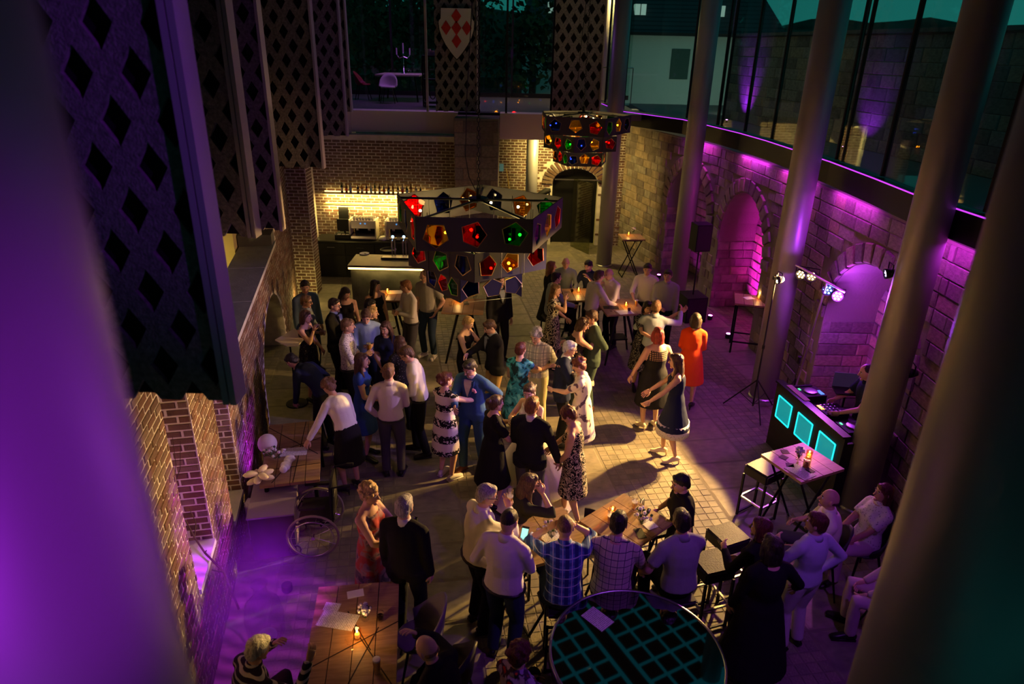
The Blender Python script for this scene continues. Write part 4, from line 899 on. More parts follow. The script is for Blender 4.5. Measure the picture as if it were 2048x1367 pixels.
# pale pentagonal board on a stand at the left
p = at(578, 674, 1.25); t = thing('menu_stand', 'pale pentagonal board on a thin stand behind the crouching man', 'stand', (p[0], p[1], 0)); pts = [at(x, y, 1.25)-np.array([p[0], p[1], 0]) for x, y in ((550, 680), (590, 657), (607, 679), (596, 691), (575, 692))]
b = MB(); b.plate([(q[0], q[1]) for q in pts][::-1], [], .02, (0, 0, 1.25), (1, 0, 0), (0, 1, 0)); b.build('board', M('pale_board', (.85, .74, .55), .6), t); MB().tube([(0, 0, 0), (0, 0, 1.24)], .015, 8).build('pole', BLK, t); MB().lathe([(.18, 0), (.18, .02), (.02, .03)], n=16).build('base', BLK, t)
# paper on the glass well, the well itself
RTZ = 1.0; ra, rb, rc_ = at(1098, 1290, RTZ), at(1432, 1290, RTZ), at(1265, 1182, RTZ); RR = np.linalg.norm(rb-ra)/2; rm = (ra+rb)/2; RC = np.array([rm[0]+.02, rc_[1]-RR, 0])
t = thing('round_table', 'large round black mirror topped bar table behind the three seated shirt men', 'table', tuple(RC)); MB().lathe([(0, RTZ-.035), (RR, RTZ-.035), (RR, RTZ), (0, RTZ)], n=64, cap=False).build('mirror_top', M('black_mirror_glass', (.26, .26, .28), .025, 1.0), t)
MB().lathe([(RR, RTZ-.045), (RR+.022, RTZ-.045), (RR+.022, RTZ+.006), (RR, RTZ+.006), (RR, RTZ-.045)], n=64, cap=False).build('rim', STEEL, t, True); MB().lathe([(.3, 0), (.3, .03), (.07, .06), (.06, RTZ-.04)], n=28).build('pedestal', BLACK, t, True)
paper('printed sheet lying on the round black mirror table', at(1195, 1237, RTZ+.002), .75, .17, .25)
# wheelchair
c = (at(615, 1080, .31)+at(648, 1008, .31))/2*np.array([1, 1, 0]); t = thing('wheelchair', 'folded-back black wheelchair parked beside the left table', 'wheelchair', tuple(c), math.radians(98))
def wheel(x, r, name):
    p = [(x, r*math.cos(a), r*math.sin(a)+r+.005) for a in np.linspace(0, 2*math.pi, 33)]; w = MB().tube(p, .016, 7, ref=(1, 0, 0), cap=False).build(name, M('tyre_grey', (.28, .24, .18), .6), t, True)
    MB().tube([(x+.04*np.sign(x), (r-.05)*math.cos(a), (r-.05)*math.sin(a)+r) for a in np.linspace(0, 2*math.pi, 33)], .008, 6, ref=(1, 0, 0), cap=False).build('push_rim', CHROME, w, True)
    b = MB()
    for k in range(14): a = k*2*math.pi/14; b.tube([(x, 0, r), (x, r*math.cos(a), r+r*math.sin(a))], .002, 4)
    b.tube([(x-.03, 0, r), (x+.03, 0, r)], .025, 8); b.build('spokes', CHROME, w)
wheel(-.28, .30, 'rear_wheel'); wheel(.28, .30, 'rear_wheel')
MB().box((0, -.05, .5), (.44, .42, .035)).build('seat', LEATH, t); MB().box((0, -.24, .74), (.44, .03, .42)).build('backrest', LEATH, t)
for sx in (-1, 1):
    MB().tube([(sx*.23, .2, .46), (sx*.23, -.24, .46), (sx*.23, -.26, .95), (sx*.23, -.40, .97)], .013, 7).build('frame_tube', BLACK, t); MB().tube([(sx*.23, -.40, .97), (sx*.23, -.48, .97)], .018, 8).build('hand_grip', BLK, t)
    MB().box((sx*.25, -.02, .70), (.05, .3, .03)).build('armrest', LEATH, t); MB().tube([(sx*.21, .2, .46), (sx*.19, .38, .12)], .012, 6).build('leg_rest', BLACK, t); MB().box((sx*.12, .42, .1), (.16, .14, .015)).build('foot_plate', BLK, t)
    MB().tube([(sx*.22+.0, .24+.07*math.cos(a), .08+.07*math.sin(a)) for a in np.linspace(0, 6.283, 15)], .012, 6, ref=(1, 0, 0), cap=False).build('castor', BLK, t)
MB().box((0, -.258, .74), (.2, .004, .05)).build('back_label', M('label_print', (.02, .02, .02), .7, pattern=p_print((.02, .02, .02), (.5, .5, .5), 26., 2)), t)
# big glass jar lantern bottom left
p = at(523, 1200, .5); t = thing('glass_lantern', 'large violet lit glass demijohn standing beside the bottom left table', 'vase', (p[0], p[1], 0)); MB().lathe([(0, 0), (.16, 0), (.19, .08), (.2, .3), (.17, .46), (.07, .58), (.06, .68), (.085, .72)], n=28, cap=False).build('glass_body', GLASS('demijohn_glass', (.8, .75, .95), .6), t, True); MB().lathe([(0, 0), (.1, 0), (.1, .03), (0, .03)], (0, 0, .005), 16, cap=False).build('base_ring', STEEL, t)
MB().box((0, 0, .0), (.01, .01, .01)) ; b = MB()
for k in range(5): b.ell((random.uniform(-.1, .1), random.uniform(-.1, .1), .1+.1*k), .02, nu=8, nv=6)
b.build('glass_beads', CLEAR, t)['kind'] = 'stuff'
# twig vase and uplight in first wall niche; uplight glow painted on vase
p = L(-1.08, -.12, 1.045); t = thing('twig_vase', 'tall vase with painted violet glow and twigs on the brick niche sill', 'vase', tuple(p)); MB().lathe([(.05, 0), (.04, .3), (.035, .85), (.05, .95)], n=16).build('vase', M('painted_glow_vase', (.5, .1, .7), .3, emit=(.6, .0, 1), estr=.55), t, True)
b = MB()
for k in range(26):
    a = random.random()*6.28; q = random.uniform(.05, .22); z0 = .9; pts = [(0, 0, z0)]
    for j in range(1, 5): pts.append((q*math.cos(a)*j/4+random.uniform(-.02, .02), q*math.sin(a)*j/4+random.uniform(-.02, .02), z0+j*random.uniform(.1, .16)))
    b.tube(pts, [.006, .005, .004, .003, .002], 5)
b.build('twigs', M('bark', (.05, .03, .02), .8), t)['kind'] = 'stuff'
lamp('POINT', 'sill_light', tuple(L(-1.0, .12, 1.6)), 3.5, (.7, .02, 1), size=.04)
p = L(-.72, -.2, 1.045); t = thing('bare_branch', 'bare curling branch lying on the stone niche sill', 'branch', tuple(p)); MB().tube([tuple(RL@np.array(q)) for q in ((-.42, .5, -.35), (-.25, .38, -.02), (-.1, .2, .12), (.02, .1, .22), (.12, .02, .36), (.05, -.06, .5), (-.12, -.05, .56))], [.012, .012, .011, .010, .008, .006, .004], 6).build('stem', M('bark', (.05, .03, .02), .8), t)
for q in (((.02, .1, .22), (.15, .1, .3), (.2, .05, .45)), ((-.25, .38, -.02), (-.32, .3, .08)), ((-.1, .2, .12), (-.2, .25, .22))): MB().tube([tuple(RL@np.array(w)) for w in q], [.007, .005, .003][:len(q)], 5).build('twig', M('bark', (.05, .03, .02), .8), t)
p = L(.75, .42, 0); t = thing('cabinet', 'low dark cabinet with open front against the brick pier', 'cabinet', (p[0], p[1], 0), math.atan2(DV[1], DV[0])-math.pi/2)
MB().box((0, 0, .3), (.5, .7, .6)).build('carcass', BLK, t); MB().box((.0, 0, .61), (.54, .74, .02)).build('top', M('violet_top', (.25, .2, .3), .5), t); MB().box((.252, 0, .3), (.01, .5, .4)).build('front_panel', M('pale_panel', (.45, .35, .35), .6), t)
# violet LED washers on the left wall
for k, (s_, o_, z_, e) in enumerate(((.6, .55, .1, 90), (1.7, .5, .1, 90), (-.2, .6, .15, 60))):
    p = L(s_, o_, z_); t = thing('ground_spotlight', ['violet floor uplight beside the low cabinet', 'violet floor uplight behind the paper bag', 'violet floor uplight below the brick niche'][k], 'spotlight', (p[0], p[1], 0)); MB().lathe([(.05, 0), (.06, .02), (.06, .09), (.05, .1)], n=12).build('housing', BLK, t)
    lamp('SPOT', 'wall_washer', tuple(p+UZ*.12), e, (.5, .03, 1), tuple(L(s_+.2, -.1, 1.6)), .04, 100, .8)
# items by the arched doorway
t = thing('hanging_horn', 'dark curved horn shaped sculpture beside the arched doorway', 'sculpture', (.62, 20.6, 1.2)); MB().tube([(-.22, 0, 0), (-.05, 0, .28), (.12, 0, .48), (.32, 0, .60), (.44, 0, .62)], [(.05, .06), (.08, .1), (.09, .12), (.1, .12), (.06, .1)], 10).build('horn', BLK, t, True); MB().tube([(-.22, .0, -1.2), (-.22, 0, .02)], .02, 8).build('post', BLK, t); MB().box((.4, 0, .5), (.05, .06, .16)).build('hook', BLK, t)
t = thing('indoor_tree', 'bare twiggy shrub lit yellow below the gallery', 'plant', (-.05, 20.6, 0)); b = MB()
for k in range(46):
    a = random.random()*6.28; q = random.uniform(.1, .45); pts = [(0, 0, .4)]
    for j in range(1, 5): pts.append((q*math.cos(a)*j/4+random.uniform(-.05, .05), q*math.sin(a)*j/4*.5, .4+j*random.uniform(.2, .48)))
    b.tube(pts, [.012, .009, .007, .005, .003], 5)
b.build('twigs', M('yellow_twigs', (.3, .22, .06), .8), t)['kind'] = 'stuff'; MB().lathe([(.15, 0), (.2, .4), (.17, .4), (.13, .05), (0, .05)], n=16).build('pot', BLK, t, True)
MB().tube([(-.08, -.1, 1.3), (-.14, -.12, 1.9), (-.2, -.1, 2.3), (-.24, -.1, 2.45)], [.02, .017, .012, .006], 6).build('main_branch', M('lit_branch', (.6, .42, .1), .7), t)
q = atY(1003, 335, 21.1); o = MB().box((0, 0, 0), (.13, .02, .22)).build('wall_sign', M('pale_cyan_sign', (.2, .45, .5), .6, emit=(.2, .5, .5), estr=.12)); o.location = tuple(q); tag(o, 'small pale cyan notice on the yellow lit wall', 'sign')
q = atY(1220, 345, 21.1); t = thing('wall_hook', 'black curled iron hook on the brick wall right of doorway', 'hook', (q[0]-.2, 21.1, q[2]-.3)); MB().tube([(.12, 0, .5), (.16, 0, .3), (.1, 0, .08), (-.08, 0, .0), (-.2, 0, .05)], [.015, .025, .03, .02, .01], 7).build('iron', BLK, t, True)
lamp('AREA', 'doorway_light', (1.2, 19.6, 3.85), 170, GOLD, (1.2, 20.8, 0), .5)
lamp('POINT', 'doorway_shrub_light', (-.1, 20.2, .5), 12, GOLD, size=.08)
t = thing('ceiling_spot', 'small gold downlight box under the gallery by the doorway', 'lamp', (1.0, 19.9, 3.88)); MB().lathe([(.07, 0), (.07, .12), (0, .12)], n=12).build('housing', BLK, t)
lamp('AREA', 'bar_ceiling_light', (-3.6, 16.4, 3.6), 2.5, GOLD, (-3.8, 16.2, 0), .5)
lamp('POINT', 'jamb_light', (-4.95, 15.2, .25), 15, GOLD, size=.06)
# ---------------------------------------------------------------- dining room beyond the gallery glass
c = at(800, 135, 4.9); c = np.array([-3.75, 22.3, 0]); t = thing('dining_table', 'pale dining table behind the back gallery window', 'table', (-3.55, 22.3, 4.161)); MB().box((0, 0, .74), (1.3, 1.6, .04)).build('tabletop', M('pale_oak', (.5, .42, .36), .5), t)
for sx in (-1, 1):
    for sy in (-1, 1): MB().tube([(sx*.5, sy*.65, .72), (sx*.58, sy*.72, 0)], .025, 8).build('leg', BLACK, t)
for i, (x, y, r_, m_, lb) in enumerate(((-3.75, 21.1, 3.14, WSHELL, 'white moulded chair with its back to the hall, in the gallery dining room'), (-4.75, 22.2, -1.57, M('red_shell', (.25, .02, .03), .5), 'dark red moulded chair left of the gallery dining table'), (-5.35, 21.4, -1.2, WSHELL, 'violet lit white chair at the far left of the gallery dining room'))):
    o = shell_chair(lb, (x, y), r_, m_, arms=False); o.location = (x, y, 4.161)
t = thing('candelabra', 'tall silver candelabra on the gallery dining table', 'candelabra', (-3.5, 22.5, 4.922)); MB().lathe([(.09, 0), (.08, .02), (.015, .04), (.012, .5), (.02, .55), (.012, .6)], n=12).build('stem', CHROME, t, True)
for dx in (-.2, 0, .2):
    if dx: MB().tube([(0, 0, .48), (dx*.6, 0, .44), (dx, 0, .52)], .009, 6).build('arm', CHROME, t)
    MB().tube([(dx, 0, .53 if dx else .6), (dx, 0, .72 if dx else .86)], .02, 8).build('candle', M('lilac_candle', (.5, .4, .55), .5), t)
for i, x in enumerate((-3.85, -3.7, -3.3, -3.2, -3.1)): wineglass('%s stemmed glass from the left on the gallery dining table' % ('first', 'second', 'third', 'fourth', 'fifth')[i], (x, 21.9+.12*(i % 3), 4.922), 'glasses on the gallery dining table', 1.2)
t = thing('ornate_stand', 'black ornate openwork stand carrying pale candles in the gallery', 'stand', (-2.35, 20.3, 4.161))
for sx in (-1, 1):
    for sy in (-1, 1): MB().box((sx*.26, sy*.2, .65), (.04, .04, 1.3)).build('post', BLK, t)
for zz in (.1, .7, 1.3): MB().box((0, 0, zz), (.56, .44, .04)).build('shelf', BLK, t)
for zz in (.4, 1.0):
    for k in range(3): MB().tube([(-.2+.2*k+.09*math.cos(a), -.21, zz+.2*math.sin(a)) for a in np.linspace(0, 6.28, 13)], .014, 5, cap=False).build('scroll', BLK, t)
for i, (dx, h) in enumerate(((-.1, .16), (.0, .12), (.12, .24))): o = MB().tube([(0, 0, 0), (0, 0, h)], .055, 12).build('pillar_candle', M('lilac_candle', (.5, .4, .55), .5)); o.location = (-2.35+dx, 20.3, 5.482); tag(o, ['middle height', 'shortest', 'tallest'][i]+' pale pillar candle on the black ornate stand', 'candle', 'candles on the ornate stand')
# figure silhouette post and pale lit post of the far room
# post
t = thing('column', 'yellow lit pale post in the room beyond the back corner glass', 'column', (2.86, 23.6, 4.161)); MB().lathe([(.13, 0), (.13, 3.9)], n=20).build('shaft', M('pale_post', (.7, .65, .5), .6), t, True); MB().lathe([(.16, 0), (.16, .05)], n=20).build('base', STEEL, t)
t = thing('handrail', 'thin steel handrail beyond the back corner glass', 'rail', (2.7, 23.0, 4.161)); MB().tube([(-.6, 0, 1.05), (.9, 0, 1.05)], .02, 8).build('rail', CHROME, t); MB().tube([(-.6, 0, 0), (-.6, 0, 1.05)], .015, 8).build('post', CHROME, t); MB().tube([(.9, 0, 0), (.9, 0, 1.05)], .015, 8).build('post', CHROME, t)
# ---------------------------------------------------------------- outside
struct(MB().box2((5.75, -4, 3.0), (60, 60, 3.2)).build('floor_courtyard', M('courtyard_paving', (.16, .15, .14), .7, bump=.3, bscale=8)))
struct(MB().box2((-60, 60, -2), (90, 61, 3.4)).build('ground_far', M('far_ground', (.02, .03, .02), .9)))
WA, WB = np.array([8.6, 30., 0]), np.array([12.4, 6., 0]); wu = nrm(WB-WA); wn = np.array([wu[1], -wu[0], 0]); wn = wn if wn[0] < 0 else -wn; wl = np.linalg.norm(WB-WA); wR = np.stack([wu, wn, UZ], 1)
b = MB(); b.box((WA+WB)/2-wn*.35+UZ*4.75, (wl, .7, 3.1), wR); cw_ = struct(b.build('wall_courtyard', SMORT)); pz = Pieces(cw_, 'stone', STONES, 200); pz.wall(WA+UZ*3.2, wu, wn, wl, 3.1, bl=.7, bh=.34, lenjit=.3, depth=.08, jit=.02); pz.finish()
b = MB(); b.box((WA+WB)/2-wn*.35+UZ*6.34, (wl, 1.0, .1), wR); b.build('coping', STONES[2], cw_)
for k, (px, py) in enumerate(((1725, 300), (1600, 232), (1500, 212), (1372, 205))):
    q = at(px, py, 3.2); sp_ = (q-WA)@wu; q = WA+wu*min(max(sp_, 2.), wl-1)+wn*.75+UZ*3.2
    lamp('SPOT', 'courtyard_light', tuple(q+UZ*.13), 130, (.36, .02, 1), tuple(q-wn*.75+UZ*1.1), .05, 75, .9)
    t = thing('ground_spotlight', ('nearest', 'second nearest', 'third nearest', 'furthest')[k]+' violet uplight on the courtyard paving beyond the right glazing', 'spotlight', tuple(q)); MB().lathe([(.05, 0), (.06, .02), (.06, .09), (.05, .1)], n=12).build('housing', BLK, t); MB().ell((0, 0, .1), (.04, .04, .012), nu=8, nv=5).build('lens', EMIT('violet_lens', (.9, .3, 1), 12), t)
t = thing('outbuilding', 'white outbuilding with a dark tiled roof across the courtyard', 'building', (6.5, 40, 3.2)); MB().box((0, 0, 1.6), (12.5, 6, 3.4)).build('wall', M('white_render', (.55, .58, .55), .9), t)
b = MB(); b.add([(-6.6, -3.5, 3.3), (6.6, -3.5, 3.3), (6.6, 3.5, 3.3), (-6.6, 3.5, 3.3), (-5.6, 0, 6.0), (5.6, 0, 6.0)], [(0, 1, 5, 4), (1, 2, 5), (2, 3, 4, 5), (3, 0, 4), (3, 2, 1, 0)]); b.build('roof', M('dark_tiles', (.05, .05, .055), .8, pattern=p_stripes((.06, .06, .065), (.03, .03, .033), 5., .3)), t)
b = MB().box((0, -3.52, 3.25), (13.3, .1, .14)).build('gutter', BLK, t)
for x in (-4.8, -.5, 3.4): r_ = MB().box((x, -2.2, 4.35), (.55, .5, .5)).build('roof_window', M('window_glow', (.3, .35, .3), .4, emit=(.5, .7, .6), estr=.5), t); MB().box((x, -2.46, 4.35), (.04, .02, .5)).build('bar', BLK, r_)
MB().box((-2.2, -3.03, 1.9), (1.1, .06, 1.6)).build('lit_doorway', M('lit_door', (.5, .5, .35), .5, emit=(.6, .6, .35), estr=.16), t); MB().box((1.6, -3.03, 1.9), (.9, .06, 1.4)).build('shutter', M('dark_green', (.05, .09, .08), .7), t)
lamp('SPOT', 'added_building_light', (9.5, 30.5, 3.4), 260, (.75, 1, .75), (8.0, 37, 5.6), .1, 90, .8)  # added light to brighten the white outbuilding, no lamp known there
LEAF = [M('leaf_dark', (.03, .07, .03), .8, var=.4), M('leaf_mid', (.05, .11, .045), .8, var=.4)]
def tree(label, x, y, z, h, r, n=1500, nm='tree'):
    t = thing(nm, label, 'tree', (x, y, 2.001)); MB().tube([(0, 0, 0), (.1, 0, h*.5), (0, .1, h*.85)], [.2, .14, .05], 7).build('trunk', M('bark', (.05, .03, .02), .8), t)
    b = MB(); cl = [np.array([random.gauss(0, r*.45), random.gauss(0, r*.45), h*random.uniform(.45, 1)]) for _ in range(14)]
    for i in range(n):
        c = random.choice(cl)+np.array([random.gauss(0, 1), random.gauss(0, 1), random.gauss(0, 1)])*r*.24; a = nrm(rng.normal(size=3)); d_ = nrm(np.cross(a, rng.normal(size=3))); s_ = random.uniform(.09, .2)
        b.add([c-a*s_, c-d_*s_*.6, c+a*s_, c+d_*s_*.6], [(0, 1, 2, 3)], random.randrange(2))
    b.build('foliage', LEAF, t)['kind'] = 'stuff'
for i, (x, y, h, r) in enumerate(((-5.6, 29, 6.5, 2.3), (-2.6, 31, 6, 2.2), (.5, 29, 5.2, 2.0), (-8.5, 31, 7, 2.4), (-4.2, 33, 7.5, 2.4), (-7, 37, 6.5, 2.0))):
    tree(['leafy tree behind the left of the gallery dining window', 'leafy tree behind the shield panel', 'leafy tree behind the middle gallery panes', 'leafy tree far left, behind the violet lit chair', 'taller tree behind the candelabra', 'distant tree far left beyond the dining room window'][i], x, y, 2.0, h, r)
# wooded hills
for k, (y, hmax, lab) in enumerate(((120, 11.5, 'near dark wooded ridge under the teal sky'), (170, 13, 'far wooded hill on the horizon'))):
    b = MB(); n = 60; xs = np.linspace(-60, 330, n); top = [CH+(hmax-CH)*(.75+.25*math.sin(i*.31+k)+.10*math.sin(i*1.7)) for i in range(n)]
    vs = [(x, y-18, -2) for x in xs]+[(x, y-6, t_*.8) for x, t_ in zip(xs, top)]+[(x, y, t_) for x, t_ in zip(xs, top)]+[(x, y+20, -2) for x in xs]
    fs = [(r*n+i, r*n+i+1, (r+1)*n+i+1, (r+1)*n+i) for r in range(3) for i in range(n-1)]
    b.add(vs, fs); o = b.build('wooded_hill', M('forest', (.02, .045, .03), .95, bump=1., bscale=.4, var=.5, vscale=.2)); o['kind'] = 'structure'
# added haze volume by the left wall, imitating a purple glass reflection
hz = MB().ell((0, 0, 0), 1., nu=20, nv=12).build('added_haze', None or BLK); hz.location = (-2.35, 4.75, .75); hz.scale = (1.0, 1.7, 1.0); hz['kind'] = 'stuff'; tag(hz, 'added violet haze imitating a glass reflection beside the left wall and bottom left table', 'haze')
m = bpy.data.materials.new('haze'); m.use_nodes = True; nt_ = m.node_tree; nt_.nodes.clear(); g = N(nt_)
o3 = g.obj(); ln = g.n('VectorMath', {0: o3}, operation='LENGTH').outputs['Value']
fall = g.n('MapRange', {0: ln, 1: 1.0, 2: .25, 3: 0., 4: 1.}).outputs[0]
wv = g.n('TexWave', {'Vector': o3, 'Scale': 1.6, 'Distortion': 5.0, 'Detail': 2.0, 'Detail Scale': 1.2}, bands_direction='Y').outputs['Fac']
den = g.math('MULTIPLY', g.math('MULTIPLY', fall, fall), g.math('ADD', g.math('MULTIPLY', wv, .8), .2))
vol = g.n('VolumeScatter', {0: (.62, .12, 1, 1), 'Density': g.math('MULTIPLY', den, 1.1)})
out = g.n('OutputMaterial'); nt_.links.new(vol.outputs[0], out.inputs['Volume']); hz.data.materials.clear(); hz.data.materials.append(m)
hs = lamp('SPOT', 'added_haze_spot', tuple(L(-1.5, .25, 3.3)), 620, (.5, .02, 1), (-2.5, 5.2, .2), .05, 38, .5)  # added violet spot, makes the haze volume glow
l_ = hs.data; l_.use_nodes = True; g = N(l_.node_tree); em = [q for q in l_.node_tree.nodes if q.type == 'EMISSION'][0]
nv = g.n('TexCoord').outputs['Normal']; wv = g.n('TexWave', {'Vector': nv, 'Scale': 5.5, 'Distortion': 3.0, 'Detail': 1.5, 'Detail Scale': 1.5}, bands_direction='Y').outputs['Fac']  # wave bands put into the added spot imitate purple reflection stripes
l_.node_tree.links.new(g.n('MapRange', {0: wv, 1: .25, 2: .75, 3: .12, 4: 1.3}).outputs[0], em.inputs['Strength'])
struct(MB().box2((-25, 25.5, 1.8), (5.7, 60, 2.0)).build('ground_lawn', M('lawn', (.03, .06, .025), .95)))
# ---------------------------------------------------------------- people
SK = {k: M('skin_'+k, c, .5, var=.06, vscale=20) for k, c in dict(a=(.56, .33, .23), b=(.62, .38, .28), c=(.48, .27, .18)).items()}
LIP = M('lips', (.4, .12, .1), .5); EYEW = M('eye_white', (.7, .68, .65), .3); EYED = M('eye_dark', (.03, .02, .015), .3); NAIL = None
def hairm(n, c):
    m = M('hair_'+n, c, .42, spec=.35); nt_ = m.node_tree; g = N(nt_); b_ = nt_.nodes['Principled BSDF']
    mp = g.n('Mapping', {0: g.obj(), 3: (1, 1, .10)}).outputs[0]; n_ = g.n('TexNoise', {'Vector': mp, 'Scale': 95., 'Detail': 2., 'Distortion': .8}).outputs['Fac']
    nt_.links.new(g.n('Bump', {'Strength': .8, 'Distance': .012, 'Height': n_}).outputs[0], b_.inputs['Normal'])
    nt_.links.new(g.mix(g.n('MapRange', {0: n_, 1: .35, 2: .65}).outputs[0], tuple(q*.55 for q in c), tuple(min(1, q*1.5) for q in c)), b_.inputs['Base Color']); return m
HAIR = {n: hairm(n, c) for n, c in dict(brown=(.075, .038, .02), dark=(.022, .014, .011), black=(.010, .008, .008), ginger=(.2, .085, .03), auburn=(.13, .035, .018), red=(.24, .02, .016), blond=(.45, .29, .12), ltbrown=(.17, .095, .045), grey=(.3, .28, .27), white=(.5, .48, .47), darkred=(.085, .018, .014)).items()}
def cl(n, c, **k): return M('cloth_'+n, c, k.pop('rough', .85), bump=k.pop('bump', .6), bscale=k.pop('bscale', 7.5), spec=.12, **k)
CL = dict(
 white=cl('white', (.68, .65, .60)), cream=cl('cream', (.66, .60, .48)), pale=cl('pale_blue', (.42, .50, .56)), ltblue=cl('light_blue', (.25, .36, .48)), denim=cl('denim_blue', (.10, .15, .22)),
 greyt=cl('grey_tee', (.34, .33, .28)), grey=cl('grey_shirt', (.30, .30, .32)), greyblue=cl('grey_blue', (.22, .26, .30)), black=cl('black', (.012, .011, .012)), navy=cl('navy', (.015, .02, .05)), royal=cl('royal', (.03, .07, .28)),
 blue=cl('blue_suit', (.035, .085, .19)), green=cl('green_suit', (.05, .075, .055)), darksuit=cl('dark_suit', (.014, .014, .018)), greytr=cl('grey_trousers', (.07, .07, .075)), blacktr=cl('black_trousers', (.012, .012, .014)), jeans=cl('jeans', (.03, .05, .085)), tan=cl('tan_trousers', (.42, .27, .10)), khaki=cl('khaki', (.55, .48, .28)),
 whitetr=cl('white_trousers', (.55, .50, .52)), pinktr=cl('pink_trousers', (.48, .36, .40)), lilac=cl('lilac_blouse', (.46, .46, .62)), orange=cl('orange_dress', (.80, .085, .02)), coral=cl('coral', (.42, .05, .05), pattern=p_blotch((.36, .055, .05), (.30, .16, .17), (.10, .07, .09), 8., .46, .56)), olive=cl('olive', (.03, .032, .022)), greensh=cl('green_shirt', (.18, .22, .12)),
 floral=cl('floral', (.7, .68, .62), pattern=p_spots((.70, .68, .62), (.07, .07, .12), 42., .30)), plaidb=cl('plaid_blue', (.1, .2, .4), pattern=p_plaid((.10, .20, .42), (.025, .05, .16), (.5, .55, .62), 11.)), plaidw=cl('plaid_check', (.5, .4, .4), pattern=p_plaid((.55, .46, .40), (.50, .40, .38), (.04, .03, .10), 16.)), plaidl=cl('plaid_light', (.5, .48, .4), pattern=p_plaid((.56, .52, .42), (.34, .33, .30), (.2, .2, .2), 9.)),
 swirl=cl('swirl', (.5, .5, .5), pattern=p_swirl((.012, .012, .014), (.62, .58, .46), 11., 5., .55)), bw=cl('bw_leaf', (.5, .5, .5), pattern=p_swirl((.012, .012, .012), (.58, .5, .36), 17., 4., .62)), teal=cl('teal_print', (.1, .3, .35), pattern=p_blotch((.012, .03, .035), (.03, .22, .26), (.12, .42, .48), 9., .42, .54)), blotch=cl('white_print', (.7, .65, .6), pattern=p_blotch((.68, .62, .58), (.68, .62, .58), (.10, .06, .11), 7., .5, .555)),
 lace=cl('lace_bands', (.7, .6, .55), pattern=p_bands((.66, .58, .54), (.012, .010, .012), .235, .04, .5)), yoke=cl('yoke', (.012, .012, .016), pattern=p_yoke((.014, .014, .018), (.5, .3, .18), 1.30)), blacklace=cl('black_lace', (.02, .02, .02), pattern=p_swirl((.012, .012, .012), (.05, .035, .03), 24., 5., .6)), dkprint=cl('dark_print', (.05, .05, .05), pattern=p_spots((.02, .018, .02), (.25, .22, .2), 34., .22)), stripe=cl('striped', (.3, .3, .3), pattern=p_stripes((.02, .018, .03), (.55, .5, .55), 22., .38)), redpr=cl('purple_print', (.4, .2, .4), pattern=p_blotch((.45, .32, .55), (.06, .03, .07), (.55, .04, .04), 13., .45, .6)), whpr=cl('white_lace', (.6, .55, .6), pattern=p_spots((.60, .56, .58), (.22, .2, .25), 40., .26)), bride=cl('bridal_white', (.74, .68, .56)), skirtpr=cl('skirt_print', (.1, .1, .1), pattern=p_swirl((.02, .02, .025), (.30, .3, .26), 14., 4., .68)))
SHB = M('shoe_black', (.012, .011, .011), .35); SHW = M('shoe_white', (.62, .57, .56), .5); SHC = M('shoe_cream', (.62, .52, .38), .4); SHT = M('shoe_tan', (.16, .06, .025), .4); GLS = M('spectacle_black', (.01, .01, .01), .3)
BAKE = []
def remesh_obj(name, mb, mats, parent, vox, smooth=2, extra=None, disp=None):
    me = mb.mesh(name, mats); o = bpy.data.objects.new(name, me); COL.objects.link(o); o.parent = parent
    m_ = o.modifiers.new('r', 'REMESH'); m_.mode = 'VOXEL'; m_.voxel_size = vox; m_.use_smooth_shade = True
    if smooth: s_ = o.modifiers.new('s', 'SMOOTH'); s_.iterations = smooth; s_.factor = .5
    if disp: d_ = o.modifiers.new('d', 'DISPLACE'); d_.texture = disp[0]; d_.strength = disp[1]; d_.mid_level = .5
    BAKE.append((o, mats, extra)); return o
TXH = bpy.data.textures.new('hair_clumps', 'CLOUDS'); TXH.noise_scale = .06
TXC = bpy.data.textures.new('hair_curls', 'CLOUDS'); TXC.noise_scale = .022
def ik(S, T, l1, l2, pole):
    d = T-S; D = np.linalg.norm(d); D2 = min(D, (l1+l2)*.995); u = d/D; T = S+u*D2
    a = (l1*l1-l2*l2+D2*D2)/(2*D2); h = math.sqrt(max(l1*l1-a*a, 0)); p = np.asarray(pole, float); p = nrm(p-u*(p@u)); return S+u*a+p*h, T
def limb(S, E, T): return [S, S+(E-S)*.45, S+(E-S)*.86, E+(nrm(T-E)-nrm(E-S))*-.004, E+(T-E)*.14, E+(T-E)*.5, T]
